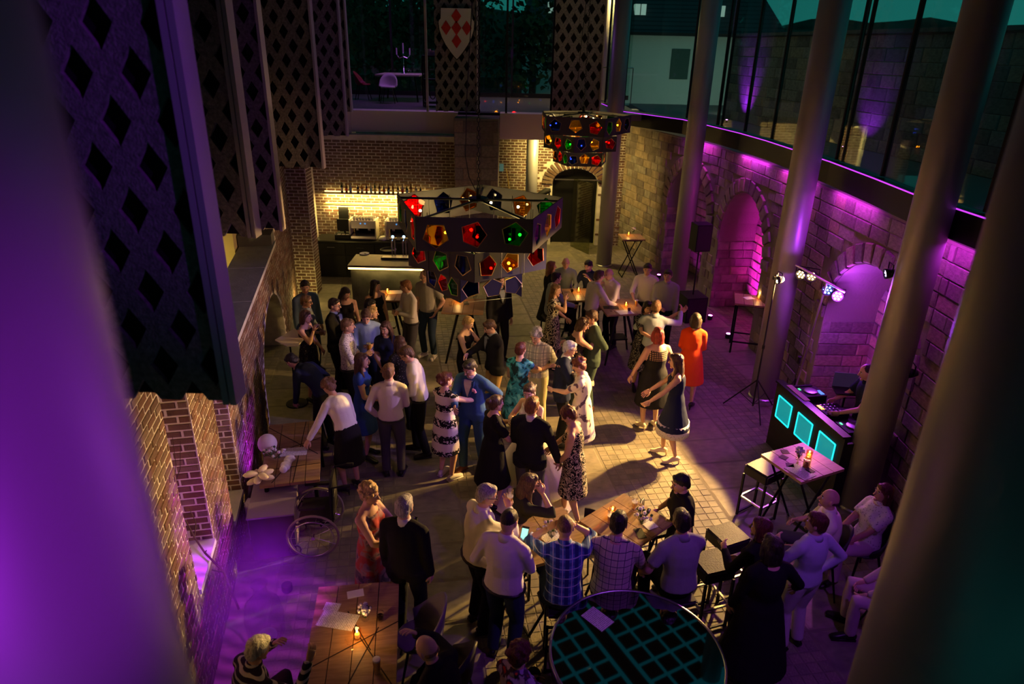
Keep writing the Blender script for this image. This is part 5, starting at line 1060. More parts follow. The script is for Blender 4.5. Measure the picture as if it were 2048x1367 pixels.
def hand_mesh(mb, wr, d, side, nrm_, s, curl=.5, mi=0):
    """palm, four unequal fingers, thumb. d: forearm/hand direction, nrm_: palm normal, side: +1 right"""
    d = nrm(d); pn = nrm(nrm_-d*(np.asarray(nrm_)@d)); x = np.cross(d, pn)
    R = np.stack([x, d, pn], 1); q = lambda a: wr+R@(np.array(a)*s)
    mb.tube([q((0, -.01, 0)), q((0, .03, 0)), q((0, .07, 0)), q((0, .092, 0))], [(.024*s, .018*s), (.036*s, .016*s), (.041*s, .014*s), (.036*s, .010*s)], 8, ref=x, mi=mi)
    for i, (fx, fl) in enumerate(((-.030, .070), (-.010, .080), (.010, .075), (.029, .058))):
        pts = [np.array([fx, .08, 0])]; a = curl*.25
        for k in range(3): seg = fl*(.42, .32, .26)[k]; a += curl*(.55, .8, .6)[k]*.75; pts.append(pts[-1]+np.array([fx*.06, math.cos(a)*seg, math.sin(a)*seg]))
        mb.tube([q(p) for p in pts], [.0092*s, .009*s, .0082*s, .006*s], 6, mi=mi)
    tx = -side*1.
    pts = [(tx*.022, .012, .004), (tx*.046, .04, .014), (tx*.05, .068, .024+.012*curl), (tx*.042, .09, .034+.014*curl)]
    mb.tube([q(p) for p in pts], [.013*s, .0115*s, .0095*s, .007*s], 6, mi=mi)
ARM = dict(hang=(.235, .05, .80), hangf=(.22, .16, .84), drink=(.13, .30, 1.20), mouth=(.09, .20, 1.44), chest=(.05, .24, 1.16), belly=(.06, .24, 1.04), hip=(.20, -.01, .99), out=(.48, .30, 1.22), outl=(.42, .28, 1.04), fwd=(.15, .42, 1.12), wrap=(.02, .44, 1.22), up=(.30, .30, 1.60), face=(.10, .20, 1.42), table=(.18, .40, 1.10), lap=(.10, .34, .98), pocket=(.20, .06, .93), clasp=(.02, .28, 1.08))
ELB = dict(hip=(1, -.55, 0), up=(1, 0, -.7), hang=(.35, -1, -.1), hangf=(.4, -1, -.1))
HEADS = {}
def person(label, px, py, h, face, hair=('short', 'brown'), top=('shirt', 'white', 'long'), bot=('trousers', 'blacktr'), arms=('hang', 'hang'), head=(0, 0), lean=0., side=0., girth=1., sex='m', seat=None, shoes=None, skin='a', glasses=False, stride=0., foot=None, twist=0., knees=None, world=None, zt=None, vox=None, curl=.6):
    k = h/1.72; a = math.radians(face); fw = np.array([math.sin(a), math.cos(a), 0]); rt = np.array([math.cos(a), -math.sin(a), 0])
    # spine
    pz = .95*k+(.045 if shoes in ('heelc', 'heelb') else 0) if seat is None else seat+.10; ln = math.radians(lean); sd = math.radians(side)
    def spine(t):
        q = t*.50*k; return np.array([math.sin(sd*t)*q, math.sin(ln*(.55+.45*t))*q, pz+math.cos(ln*(.55+.45*t))*q])
    def rx(an): c, s = math.cos(an), math.sin(an); return np.array([[1, 0, 0], [0, c, s], [0, -s, c]])
    Rc = rx(ln)@rotz(-math.radians(twist)) if twist else rx(ln)
    nb = spine(1.); hy, hp = math.radians(head[0]), math.radians(head[1])
    Rh = rx(ln*.55)@rotz(-hy)@rx(hp)
    hc = nb+rx(ln*.8+hp*.35)@np.array([0, .028*k, .150*k]); htop = hc+Rh@np.array([0, -.01*k, .118*k])
    z = zt if zt is not None else htop[2]
    g = at(px, py, z); root = np.array([g[0], g[1], 0.])-(rt*htop[0]+fw*htop[1])
    t = thing('person', label, 'person', tuple(root), -a)
    def loc(w): d_ = np.asarray(w, float)-root; return np.array([d_@rt, d_@fw, d_[2]])
    sw = (.178 if sex == 'm' else .156)*k*(.9+.1*girth); skm = SK[skin]; vx = vox or (.017 if g[1] < 9.5 else .021)
    # arms
    AR = []
    for s_, ap in ((-1, arms[0]), (1, arms[1])):
        S = spine(.86)+Rc@np.array([s_*sw, -.005, 0]); pole = np.array([s_*.8, -.7, -.55])
        if isinstance(ap, str):
            x, y, zz = ARM[ap]; T = np.array([s_*x, y, zz])*k
            if seat is not None: T[2] += pz-.95*k
            if ap not in ('hang', 'hangf', 'pocket', 'lap') : T = np.array([0, 0, pz])+Rc@(T-np.array([0, 0, pz]))
            if ap in ELB: e = ELB[ap]; pole = np.array([s_*e[0], e[1], e[2]])
        elif len(ap) == 4: T = loc(ap[1:]); 
        else: T = np.array(ap)*k
        if not isinstance(ap, str) and T[2] > S[2]-.1: pole = np.array([s_*.9, -.1, -.9])
        E, T = ik(S, T, .285*k, .25*k, pole); AR.append((S, E, T, s_))
    # legs
    LG = []
    for s_ in (-1, 1):
        Hj = np.array([s_*.092*k*(.85+.15*girth), 0, pz-.045*k])
        if seat is None:
            st = stride*s_; F = np.array([s_*.105*k, st, .085*k]); heel = shoes in ('heelc', 'heelb')
            if heel: F[2] += .05
        else:
            F = np.array([s_*.13*k, .40*k, max(seat-.44*k, .0)+.085]) if knees is None else np.array([s_*knees[0], knees[1], knees[2]])
        K, F = ik(Hj, F, (.42 if seat is None else .435)*k, (.412 if seat is None else .43)*k, (s_*.12, 1, .0 if seat is None else .45)); LG.append((Hj, K, F, s_))
    def trap(mb, e):
        for s_ in (-1, 1): mb.tube([spine(.985), spine(.93)+Rc@np.array([s_*sw*.55, -.005, 0]), spine(.87)+Rc@np.array([s_*sw*.98, -.005, 0])], [(.052*k+e, .048*k+e), (.052*k+e, .056*k+e), (.047*k+e, .05*k+e)], 9)
    # skin body
    b = MB(); gi = girth; fem = sex == 'f'
    sec = [(-.20, .115, .085), (-.06, .165 if not fem else .17, .112), (.10, .155, .108), (.30, .138 if not fem else .122, .10 if not fem else .09), (.55, .152 if not fem else .135, .112), (.74, .165 if not fem else .146, .112), (.88, .150 if not fem else .130, .095), (.97, .095, .072), (1.03, .060, .058)]
    def torso(mb, e, t0, t1, ease=0.):
        pts = []; rad = []
        for tt, rx_, ry_ in sec:
            if t0-.001 <= tt <= t1+.001:
                bl = 1+(gi-1)*(1.0 if tt < .7 else .5); pts.append(spine(tt)); rad.append((rx_*k*bl+e, ry_*k*bl*(1+ (gi-1)*.6)+e))
        mb.tube(pts, rad, 14, ref=Rc@np.array([1., 0, 0]) if twist else (1, 0, 0))
        if fem and t1 > .7:
            for s_ in (-1, 1): mb.ell(spine(.66)+Rc@np.array([s_*.065*k, .085*k*gi, 0]), np.array([.062, .055, .06])*k+e*.8, nu=10, nv=7)
        if gi > 1.12 and t0 < .2: mb.ell(spine(.2)+np.array([0, .06*k, 0]), np.array([.13, .11, .13])*k*gi*.95+e, nu=12, nv=8)
    torso(b, 0, -.3, 1.1); trap(b, -.004)
    nk = [spine(.97), nb+(hc-nb)*.45, hc+np.array([0, -.01*k, -.03*k])]; b.tube(nk, [.066*k, .053*k, .05*k], 10)
    for S, E, T, s_ in AR:
        b.ell(S, .056*k*gi**.4, nu=10, nv=7); b.tube(limb(S, E, T), [r*k*(gi**.5 if i < 4 else 1) for i, r in enumerate((.052, .046, .040, .038, .041, .036, .027))], 9)
    for Hj, K, F, s_ in LG:
        b.tube([Hj, Hj+(K-Hj)*.5, K, K+(F-K)*.28, K+(F-K)*.6, F], [r*k*gi**.5 for r in (.09, .076, .053, .055, .043, .034)], 10)
    # head and hands (fine meshes joined to the body)
    x = MB(); hr = np.array([.074, .094, .116])*k
    b.ell(hc+Rh@np.array([0, -.012, .01])*k, hr*.8, Rh, 12, 9)
    hd = MB(); hd.ell((0, 0, 0), hr, None, 20, 14)
    for i, v in enumerate(hd.v):
        q = np.array(v)/k
        if q[2] < .0: f = -q[2]/.116; q[0] *= 1-.26*f*f-.08*f; q[1] = q[1]*(1-.12*f)+.012*f*(q[1] > 0)
        if q[1] > .05 and -.02 < q[2] < .035: q[1] -= .006*math.exp(-((abs(q[0])-.032)/.016)**2)
        if q[1] < 0 and q[2] > -.02: q[1] *= 1.06
        hd.v[i] = tuple(q*k)
    P_ = lambda *q: np.array(q)*k
    hd.tube([P_(0, .086, .022), P_(0, .096, .0), P_(0, .108, -.022), P_(0, .094, -.031)], [.007*k, .010*k, .0135*k, .008*k], 8)
    for s_ in (-1, 1):
        hd.ell(P_(s_*.075, -.005, -.004), P_(.010, .020, .030), nu=8, nv=6)
        hd.ell(P_(s_*.031, .0795, .014), P_(.0135, .008, .0075), nu=8, nv=6, mi=1); hd.ell(P_(s_*.031, .086, .0135), P_(.0062, .004, .0062), nu=8, nv=5, mi=2)
        hd.box(P_(s_*.032, .085, .034), P_(.030, .008, .006), None, 2)
    hd.ell(P_(0, .082, -.056), P_(.022, .010, .0065), nu=10, nv=5, mi=3)
    hd.ell(P_(0, .068, -.095), P_(.026, .022, .018), nu=8, nv=6)
    x.add(np.array(hd.v)@Rh.T+hc, hd.f); x.m = list(hd.m)
    for S, E, T, s_ in AR:
        d_ = nrm(T-E); pn = np.array([-s_*.8, .2, -.2]) if abs(d_[2]) < .75 else np.array([-s_*1., .15, 0]); hand_mesh(x, T, d_, s_, pn, k*1.0, curl)
    shm = dict(black=SHB, white=SHW, tan=SHT, heelc=SHC, heelb=SHB).get(shoes or ('black'), SHB)
    body = remesh_obj('body', b, [skm, EYEW, EYED, LIP], t, vx, 2, x)
    # shoes
    for Hj, K, F, s_ in LG:
        heel = shoes in ('heelc', 'heelb'); sm = MB(); fd_ = nrm(np.array([s_*.22, 1, 0])); up = .05 if heel else 0.
        o_ = np.array([F[0], F[1], F[2]-.085*k-up]); R = np.stack([np.array([fd_[1], -fd_[0], 0]), fd_, UZ], 1); q = lambda a_: o_+R@(np.array(a_)*k)
        sm.tube([q((0, -.065, .035+up)), q((0, -.03, .045+up)), q((0, .05, .045+up*.55)), q((0, .12, .032)), q((0, .175, .026)), q((0, .19, .022))], [(.026*k, .03*k), (.036*k, .043*k), (.037*k, .040*k), (.043*k, .031*k), (.036*k, .024*k), (.02*k, .014*k)], 10, ref=R[:, 0])
        if heel: sm.tube([q((0, -.055, .03+up)), q((0, -.06, .0))], [.016*k, .008*k], 6)
        elif sex == 'm' or shoes == 'white': sm.box(q((0, .06, .008)), (.078*k, .25*k, .016*k), R)
        sm.build('shoe', shm, t, True)
    # clothes
    e1 = .011*k; kind = top[0]; tm = CL[top[1]]; slv = top[2] if len(top) > 2 else 'long'
    def sleeves(mb, e, mode):
        if mode == 'none': return
        trap(mb, e*.9)
        for S, E, T, s_ in AR:
            pts = limb(S, E, T); rr = [.056, .050, .044, .043, .043, .038, .031]; n_ = dict(long=7, roll=5, short=3, cap=2)[mode]
            mb.ell(S, .051*k*gi**.4+e, nu=10, nv=7); P2 = pts[:n_]
            if mode == 'roll': P2 = pts[:5]+[E+(T-E)*.3]; rr = rr[:5]+[.046]
            if mode == 'short': P2 = [S, S+(E-S)*.45, S+(E-S)*.72]; rr = [.056, .056, .056]
            if mode == 'cap': P2 = [S, S+(E-S)*.28]; rr = [.056, .058]
            mb.tube(P2, [r*k*gi**.45+e for r in rr[:len(P2)]], 10)
    def skirt(mb, e, hem, flare, tstart=.30):
        pts = [spine(tstart), spine(.10), spine(-.06)]; rad = [(.124*k*gi+e, .092*k*gi+e), (.162*k*gi+e, .118*k*gi+e), (.178*k*gi+e, .128*k*gi+e)]
        z1 = hem*k; c1 = np.array([0, 0, 0.])
        if seat is None:
            for f in (.35, .7, 1.): zz = pz-.03*k+(z1-pz+.03*k)*f; q = .178*k*gi+e+(flare-.178)*k*f; pts.append(np.array([0, -.005, zz])); rad.append((q, q*(.72+.2*f)))
        mb.tube(pts, rad, 18, ref=(1, 0, 0))
        if seat is not None:
            for Hj, K, F, s_ in LG: mb.tube([Hj, Hj+(K-Hj)*.6, K+(K-Hj)*.03], [.105*k*gi, .092*k*gi, .078*k], 10)
    if kind in ('shirt', 'jacket'):
        c = MB(); e = e1*(1.15 if kind == 'shirt' else 2.1)
        torso(c, e, -.06 if kind == 'shirt' else -.2, .97); 
        if kind == 'jacket':
            for Hj, K, F, s_ in LG: c.tube([Hj+np.array([0, 0, .03]), Hj+(K-Hj)*.22], [.122*k*gi, .120*k*gi], 12)
        sleeves(c, e*.7, slv); remesh_obj('shirt' if kind == 'shirt' else 'jacket', c, [tm], t, vx, 1)
        if kind == 'shirt' and slv != 'tee':
            cm = MB(); cm.tube([spine(.965), spine(1.03)+(hc-nb)*.20], [(.084*k, .080*k), (.064*k, .064*k)], 16, ref=(1, 0, 0)); cm.build('collar', tm, t, True)
        if kind == 'jacket':
            cm = MB(); cm.tube([spine(.97), spine(1.03)+(hc-nb)*.22], [(.080*k, .076*k), (.062*k, .062*k)], 16, ref=(1, 0, 0)); cm.build('collar', CL[top[3] if len(top) > 3 else 'white'], t, True)
            Xc = Rc@np.array([1., 0, 0]); Yc = Rc@np.array([0, 1., 0]); ts = (.975, .93, .86, .78, .68, .58, .50)
            def yf(t_): return (np.interp(t_, [q[0] for q in sec], [q[2] for q in sec])*k*(1+(gi-1)*(1. if t_ < .7 else .5))*(1+(gi-1)*.6)+e)*1.02
            def strip(nm, fn, off, mt):
                v = MB(); n_ = len(ts)
                for o_ in (off, -.012):
                    for t_ in ts: a_, b_ = fn(t_); cy = yf(t_)*math.sqrt(max(.2, 1-(max(abs(a_), abs(b_))/(.16*k*gi))**2*.55))+o_+(.012 if t_ > .9 else 0); v.add([spine(t_)+Xc*a_+Yc*cy, spine(t_)+Xc*b_+Yc*cy], [])
                for q in range(n_-1): v.f.append((2*q, 2*q+1, 2*q+3, 2*q+2)); v.m.append(0); v.f.append((2*n_+2*q, 2*n_+2*q+2, 2*n_+2*q+3, 2*n_+2*q+1)); v.m.append(0); v.f.append((2*q, 2*q+2, 2*n_+2*q+2, 2*n_+2*q)); v.m.append(0); v.f.append((2*q+1, 2*n_+2*q+1, 2*n_+2*q+3, 2*q+3)); v.m.append(0)
                v.build(nm, mt, t)
            wv = lambda t_: .055*k*min(1, max(0, (t_-.48)/.38))
            strip('shirt_front', lambda t_: (-wv(t_)-.004, wv(t_)+.004), .008, CL[top[3] if len(top) > 3 else 'white'])
            for s_ in (-1, 1): strip('lapel', lambda t_, s_=s_: (s_*wv(t_), s_*(wv(t_)+.034*k*min(1, (t_-.44)*4))), .016, tm)
            for q in (.42, .32): v = MB(); v.ell(spine(q)+Yc*(yf(q)+.004), .009*k, nu=7, nv=5); v.build('button', SHB, t)
            if len(top) > 4:
                v = MB(); pc = spine(.74)+Xc*-.105*k+Yc*(yf(.74)*.86+.02)
                for q in range(7): v.ell(pc+np.array([.018*math.cos(q), .004, .018*math.sin(q*1.3)]), .017*k, nu=7, nv=5)
                v.build('corsage', M('pink_petal', (.75, .35, .4), .7), t, True)
    elif kind == 'dress':
        c = MB(); hem, flare = (top[3], top[4]) if len(top) > 4 else (.50, .24); torso(c, e1*.8, -.06, .88 if slv == 'none' else .97); sleeves(c, e1*.5, slv); skirt(c, e1, hem, flare)
        if slv == 'none':
            for S, E, T, s_ in AR: c.tube([spine(.84)+Rc@np.array([s_*.095*k, .05*k, 0]), spine(.955)+Rc@np.array([s_*.10*k, 0, .0]), spine(.82)+Rc@np.array([s_*.095*k, -.06*k, 0])], .03*k, 7)
        remesh_obj('dress', c, [tm], t, vx, 1)
        if len(top) > 5:
            c2 = MB(); r_ = flare*k*.985; c2.tube([(0, -.005, hem*k+.10), (0, -.005, (hem-.09)*k)], [(r_*.96, r_*.88), (r_*1.04, r_*.95)], 22, ref=(1, 0, 0)); c2.build('hem_lace', CL[top[5]], t, True)
    elif kind == 'tank':
        c = MB(); torso(c, e1*.8, -.06, .88); 
        for S, E, T, s_ in AR: c.tube([spine(.84)+Rc@np.array([s_*.09*k, .05*k, 0]), spine(.955)+Rc@np.array([s_*.095*k, 0, .0]), spine(.82)+Rc@np.array([s_*.09*k, -.06*k, 0])], .028*k, 7)
        remesh_obj('top', c, [tm], t, vx, 1)
    elif kind == 'cropped':
        c = MB(); torso(c, e1*2.3, .10, .97); sleeves(c, e1, slv); remesh_obj('jacket', c, [tm], t, vx, 1)
    if bot and kind != 'dress':
        c = MB()
        if bot[0] == 'trousers':
            torso(c, e1*.35, -.2, .12); 
            for Hj, K, F, s_ in LG: c.tube([Hj+np.array([0, 0, .03*k]), Hj, Hj+(K-Hj)*.5, K, K+(F-K)*.4, F+np.array([0, 0, -.01])], [r*k*gi**.5 for r in (.088, .099, .088, .070, .066, .060)], 12)
            remesh_obj('trousers', c, [CL[bot[1]]], t, vx, 1)
        else:
            skirt(c, e1*1.2, bot[2], bot[3], .30); remesh_obj('skirt', c, [CL[bot[1]]], t, vx, 1)
        if bot[0] == 'trousers' and kind == 'shirt' and top[1] in ('white', 'cream', 'floral'):
            c = MB(); c.tube([spine(-.075), spine(-.045)], [(.172*k*gi+e1*2., .118*k*gi*(1+(gi-1)*.6)+e1*2.)]*2, 20, ref=(1, 0, 0)); c.build('belt', SHB, t, True)
    # hair
    st, hcx = hair; hm = HAIR[hcx]; c = MB(); Q = lambda *q: hc+Rh@(np.array(q)*k); rr = lambda *q: np.array(q)*k; disp = (TXH, .016)
    if st == 'bald': c.ell(Q(0, -.038, -.016), rr(.0775, .064, .036), Rh, 12, 8)
    elif st == 'shaved': c.ell(Q(0, -.012, .026), rr(.0765, .097, .093), Rh, 14, 9); disp = None
    else:
        th = 1.0 if st != 'big' else 1.06
        c.ell(Q(0, -.016, .034), rr(.083*th, .098*th, .092*th), Rh, 14, 9); c.ell(Q(0, -.055, -.012), rr(.076, .052, .075), Rh, 12, 8)
        c.ell(Q(0, .045, .083), rr(.058, .042, .034), Rh, 10, 7)
        for s_ in (-1, 1): c.ell(Q(s_*.07, -.012, .02), rr(.013, .034, .045), Rh, 8, 6)
    if st in ('bob', 'long'):
        c.ell(Q(0, -.038, -.03), rr(.094, .072, .098), Rh, 14, 9)
        for s_ in (-1, 1): c.tube([Q(s_*.06, .03, .06), Q(s_*.084, .018, .0), Q(s_*.086, .01, -.07), Q(s_*.08, .0, -.115)], [.018*k, .022*k, .022*k, .014*k], 8)
    if st == 'bob': c.tube([Q(0, -.04, -.02), Q(0, -.045, -.13)], [(.09*k, .066*k), (.088*k, .06*k)], 14, ref=Rh[:, 0])
    if st == 'long':
        dn = hc+np.array([0, -.085*k, -.30*k]) if lean < 25 else hc+Rh@np.array([0, -.06, -.25]); c.tube([Q(0, -.045, -.02), Q(0, -.06, -.12), (Q(0, -.07, -.19)+dn)/2, dn], [(.092*k, .066*k), (.10*k, .055*k), (.105*k, .048*k), (.07*k, .03*k)], 14, ref=Rh[:, 0])
        for s_ in (-1, 1): c.tube([Q(s_*.086, .0, -.06), Q(s_*.10, .01, -.15), hc+np.array([s_*.10*k, .035*k, -.27*k])], [.026*k, .026*k, .012*k], 8)
    if st == 'bun': c.ell(Q(0, -.115, .045), rr(.047, .04, .045), Rh, 10, 8)
    if st == 'updo':
        for j in range(9): c.ell(Q(random.uniform(-.05, .05), -.095+random.uniform(-.02, .01), random.uniform(-.03, .08)), rr(.032, .028, .03), Rh, 8, 6)
    if st in ('curly', 'big'):
        for j in range(34):
            an = random.uniform(0, 6.283); el = random.uniform(-.1, 1.4); d_ = np.array([math.cos(an)*math.cos(el)*.088, math.sin(an)*math.cos(el)*.10-.02, math.sin(el)*.10+.025])
            if d_[1] > .055 and d_[2] < .06: continue
            c.ell(Q(*d_), rr(.026, .026, .024), Rh, 7, 5)
        disp = (TXC, .018)
    remesh_obj('hair', c, [hm], t, .011*k if st != 'shaved' else .014, 1, disp=disp)
    if glasses:
        gm = MB()
        for s_ in (-1, 1):
            gm.tube([Q(s_*.033+.022*math.cos(q), .099, .012+.018*math.sin(q)) for q in np.linspace(0, 6.283, 11)], .0028*k, 5, cap=False); gm.tube([Q(s_*.055, .097, .016), Q(s_*.079, .0, .016)], .0028*k, 5)
        gm.tube([Q(-.011, .1, .016), Q(.011, .1, .016)], .0028*k, 5); gm.build('glasses', GLS, t)
    def wpos(v): return root+rt*v[0]+fw*v[1]+np.array([0, 0, v[2]])
    HEADS[label] = wpos(hc)
    return dict(t=t, root=root, fw=fw, L=wpos(AR[0][2]+nrm(AR[0][2]-AR[0][1])*.07*k), R=wpos(AR[1][2]+nrm(AR[1][2]-AR[1][1])*.07*k), label=label)
def held(p, hand, fn, label, dz=-.05, **k): fn(label, p[hand]+p['fw']*.03+np.array([0, 0, dz]), **k)
def WT_(px, py, z): q = at(px, py, z); return ('w', q[0], q[1], q[2])
tr = lambda m: ('trousers', m)
# -- group at the left
person('man with dark hair in a denim blue shirt, furthest back in the left group', 609, 561, 1.80, 140, ('short', 'dark'), ('shirt', 'denim', 'long'), tr('jeans'), ('hang', 'hang'), (20, 12))
person('person with short brown hair and glasses in front of the denim shirt man', 612, 590, 1.70, 95, ('short', 'ltbrown'), ('shirt', 'greyblue', 'roll'), tr('greytr'), ('belly', 'belly'), (0, 8), glasses=True, sex='f')
p = person('woman in a dark patterned dress sipping from a stemmed glass', 611, 620, 1.66, 100, ('bob', 'brown'), ('dress', 'dkprint', 'none', .48, .24), None, ('belly', 'mouth'), (0, 8), sex='f', shoes='heelb'); held(p, 'R', wineglass, 'stemmed glass at the lips of the dark patterned dress woman', -.08)
person('bearded man with glasses in a dark suit jacket and pale shirt', 668, 596, 1.78, 100, ('short', 'dark'), ('jacket', 'darksuit', 'long', 'pale'), tr('blacktr'), ('hang', 'belly'), (5, 5), glasses=True)
p = person('woman with long dark hair in a black V-neck dress looking down', 693, 576, 1.68, 155, ('long', 'dark'), ('dress', 'black', 'none', .5, .26), None, ('hangf', 'chest'), (-30, 25), sex='f', shoes='heelb'); held(p, 'R', wineglass, 'stemmed glass held by the black V-neck dress woman', -.1)
p = person('woman with dark hair in black sleeveless dress standing by the bar table', 750, 560, 1.70, 140, ('long', 'dark'), ('dress', 'black', 'none', .5, .25), None, ('hang', 'hangf'), (-40, 5), sex='f', shoes='heelb')
person('man with black hair mostly hidden behind the blonde woman', 741, 598, 1.74, 105, ('short', 'black'), ('shirt', 'black', 'long'), tr('blacktr'), ('belly', 'belly'), (0, 12))
person('blonde short haired woman between the black haired man and light blue shirt man', 744, 612, 1.66, 95, ('short', 'blond'), ('shirt', 'black', 'short'), ('skirt', 'black', .5, .22), ('belly', 'belly'), (0, 5), sex='f')
p = person('man in a light blue shirt looking down and holding a beer glass', 731, 622, 1.78, 165, ('short', 'brown'), ('shirt', 'ltblue', 'roll'), tr('jeans'), ('chest', 'hangf'), (5, 30), 4); held(p, 'L', beer, 'beer glass held by the light blue shirt man', -.08)
person('smiling brunette woman in a navy top facing the camera', 770, 643, 1.68, 185, ('long', 'brown'), ('dress', 'navy', 'short', .5, .24), None, ('belly', 'belly'), (15, 10), sex='f', shoes='heelb')
person('woman with long brown hair seen from behind, beside the smiling brunette', 799, 671, 1.66, -35, ('long', 'brown'), ('shirt', 'dkprint', 'short'), tr('blacktr'), ('belly', 'belly'), (0, 5), sex='f')
p = person('man in a white floral print shirt with rolled sleeves holding a wine glass', 693, 637, 1.80, 88, ('short', 'ltbrown'), ('shirt', 'floral', 'roll'), tr('blacktr'), ('belly', 'drink'), (0, 0)); held(p, 'R', wineglass, 'wine glass in the hand of the floral shirt man', -.1)
person('woman with brown hair in a royal blue dress with folded arms', 721, 706, 1.70, 85, ('long', 'brown'), ('dress', 'royal', 'cap', .52, .22), None, ('belly', 'belly'), (0, 0), sex='f', shoes='heelb')
person('man with glasses in a white shirt leaning toward the talking group', 805, 694, 1.82, 265, ('short', 'brown'), ('shirt', 'white', 'long'), tr('blacktr'), ('belly', 'hangf'), (-5, 25), 10, glasses=True, stride=.08)
person('man in a cream shirt and grey trousers seen from behind with bent elbows', 777, 727, 1.76, -5, ('short', 'ltbrown'), ('shirt', 'cream', 'long'), tr('greytr'), ('pocket', 'belly'), (15, 8))
person('woman in a cropped white jacket and black skirt bending over the left table', 650, 758, 1.68, -48, ('curly', 'ltbrown'), ('cropped', 'white', 'long'), ('skirt', 'black', .52, .22), (WT_(612, 890, .85), 'hangf'), (-10, 25), 30, sex='f', shoes='heelb')
person('man in black crouching over in the shadow beside the arch', 574, 713, 1.72, -70, ('short', 'black'), ('shirt', 'navy', 'long'), tr('blacktr'), ('fwd', 'hangf'), (0, 25), 48, zt=1.42)
p = person('man with glasses in a white shirt and dark trousers holding a drink', 809, 560, 1.80, 235, ('short', 'ginger'), ('shirt', 'white', 'long'), tr('greytr'), ('chest', 'chest'), (30, 12), 3, glasses=True); held(p, 'R', wineglass, 'stemmed glass in the hand of the ginger white shirt man', -.1)
person('tall man in a grey T-shirt and jeans with a shaved head', 847, 540, 1.84, 205, ('shaved', 'brown'), ('shirt', 'greyt', 'short'), tr('jeans'), ('pocket', 'hang'), (25, 18), 2, glasses=True, shoes='white')
person('man in a black jacket standing behind the large chandelier', 1000, 548, 1.80, 150, ('short', 'dark'), ('jacket', 'darksuit', 'long', 'greyblue'), tr('blacktr'), ('hang', 'hang'), (0, 0))
# -- dancers
c1 = WT_(957, 692, 1.22)
person('grey blonde woman in a black sleeveless top dancing with dark jacket man', 940, 634, 1.67, 115, ('short', 'blond'), ('tank', 'black'), tr('blacktr'), ('wrap', c1), (0, 22), 3, sex='f', skin='b')
person('man in a dark jacket and tan trousers dancing with the grey blonde woman', 974, 641, 1.78, 245, ('short', 'brown'), ('jacket', 'darksuit', 'long', 'greyblue'), tr('tan'), (c1, 'wrap'), (-5, 25), 5, girth=1.06, shoes='tan')
c2 = WT_(1082, 738, 1.12)
person('woman in a teal printed dress with dark red hair, back to the camera', 1042, 684, 1.67, 20, ('short', 'darkred'), ('dress', 'teal', 'cap', .48, .24), None, ('belly', c2), (8, 5), 0, sex='f', girth=1.1, shoes='heelb')
person('grey bearded man in a light plaid shirt and khaki trousers', 1070, 659, 1.80, 200, ('curly', 'grey'), ('shirt', 'plaidl', 'roll'), tr('khaki'), (c2, 'wrap'), (10, 22), 4, girth=1.12, shoes='tan', stride=.06)
c3 = WT_(1118, 735, 1.36)
person('grey haired man with glasses in a navy suit dancing with floral dress woman', 1143, 682, 1.78, 95, ('short', 'white'), ('jacket', 'navy', 'long', 'white'), tr('blacktr'), (c3, (.16, .36, 1.12)), (5, 12), 4, girth=1.08, glasses=True)
person('woman with short auburn curls in a white floral print dress', 1154, 716, 1.68, 285, ('curly', 'auburn'), ('dress', 'blotch', 'short', .47, .23), None, ('wrap', c3), (0, 22), 3, sex='f', girth=1.1, skin='b', shoes='heelc')
c4 = WT_(1188, 672, 1.36)
person('woman in a black lace halter top dancing with the green suit man', 1171, 636, 1.70, 85, ('bob', 'brown'), ('tank', 'blacklace'), tr('green'), ('outl', c4), (15, 20), 6, sex='f', girth=1.12, shoes='heelb')
person('man in a dark green suit partly hidden behind the lace top woman', 1182, 620, 1.82, 262, ('short', 'brown'), ('jacket', 'green', 'long', 'white'), tr('green'), (c4, 'wrap'), (0, 10), 2, glasses=True, shoes='tan')
c5 = WT_(963, 797, 1.16)
person('woman in a white dress with black lace bands, back to the camera', 892, 744, 1.68, 40, ('updo', 'auburn'), ('dress', 'lace', 'cap', .47, .20), None, ('wrap', c5), (20, 5), 0, sex='f', girth=1.06, skin='b', shoes='white')
person('man in a blue suit with a flower on his lapel, dancing', 935, 722, 1.82, 205, ('short', 'dark'), ('jacket', 'blue', 'long', 'cream', 'flower'), tr('blue'), (c5, 'wrap'), (15, 25), 3, shoes='tan', stride=.1)
person('woman in a black short sleeved dress with brown bun, embracing the bride', 993, 790, 1.68, 65, ('bun', 'brown'), ('dress', 'black', 'short', .47, .25), None, (WT_(1030, 842, 1.22), WT_(1040, 880, 1.05)), (-5, 8), 0, sex='f', girth=1.1, shoes='heelb')
person('bride in a long white gown with brown hair pinned up', 1058, 769, 1.72, 225, ('updo', 'brown'), ('dress', 'bride', 'none', .06, .70), None, ((-.14, .36, 1.22), (.1, .30, 1.28)), (-25, 10), 3, sex='f', skin='b', shoes='heelc')
c6 = WT_(1118, 924, .92)
person('ginger haired groom in a black suit jacket, back to the camera', 1066, 793, 1.82, 20, ('short', 'ginger'), ('jacket', 'darksuit', 'long', 'white'), tr('greytr'), ('belly', c6), (10, 8), 0)
person('woman with dark red hair in a black and white leaf print dress', 1130, 814, 1.68, 288, ('big', 'darkred'), ('dress', 'bw', 'none', .50, .20), None, (c6, WT_(1098, 898, .95)), (0, 30), 5, sex='f', girth=1.04, shoes='heelc', stride=.12)
person('red bobbed woman in a black dress with an open mesh yoke', 1318, 655, 1.75, -12, ('bob', 'red'), ('dress', 'yoke', 'none', .49, .24), None, ((-.36, .10, .90), 'outl'), (0, 3), 0, sex='f', girth=1.18, shoes='heelc')
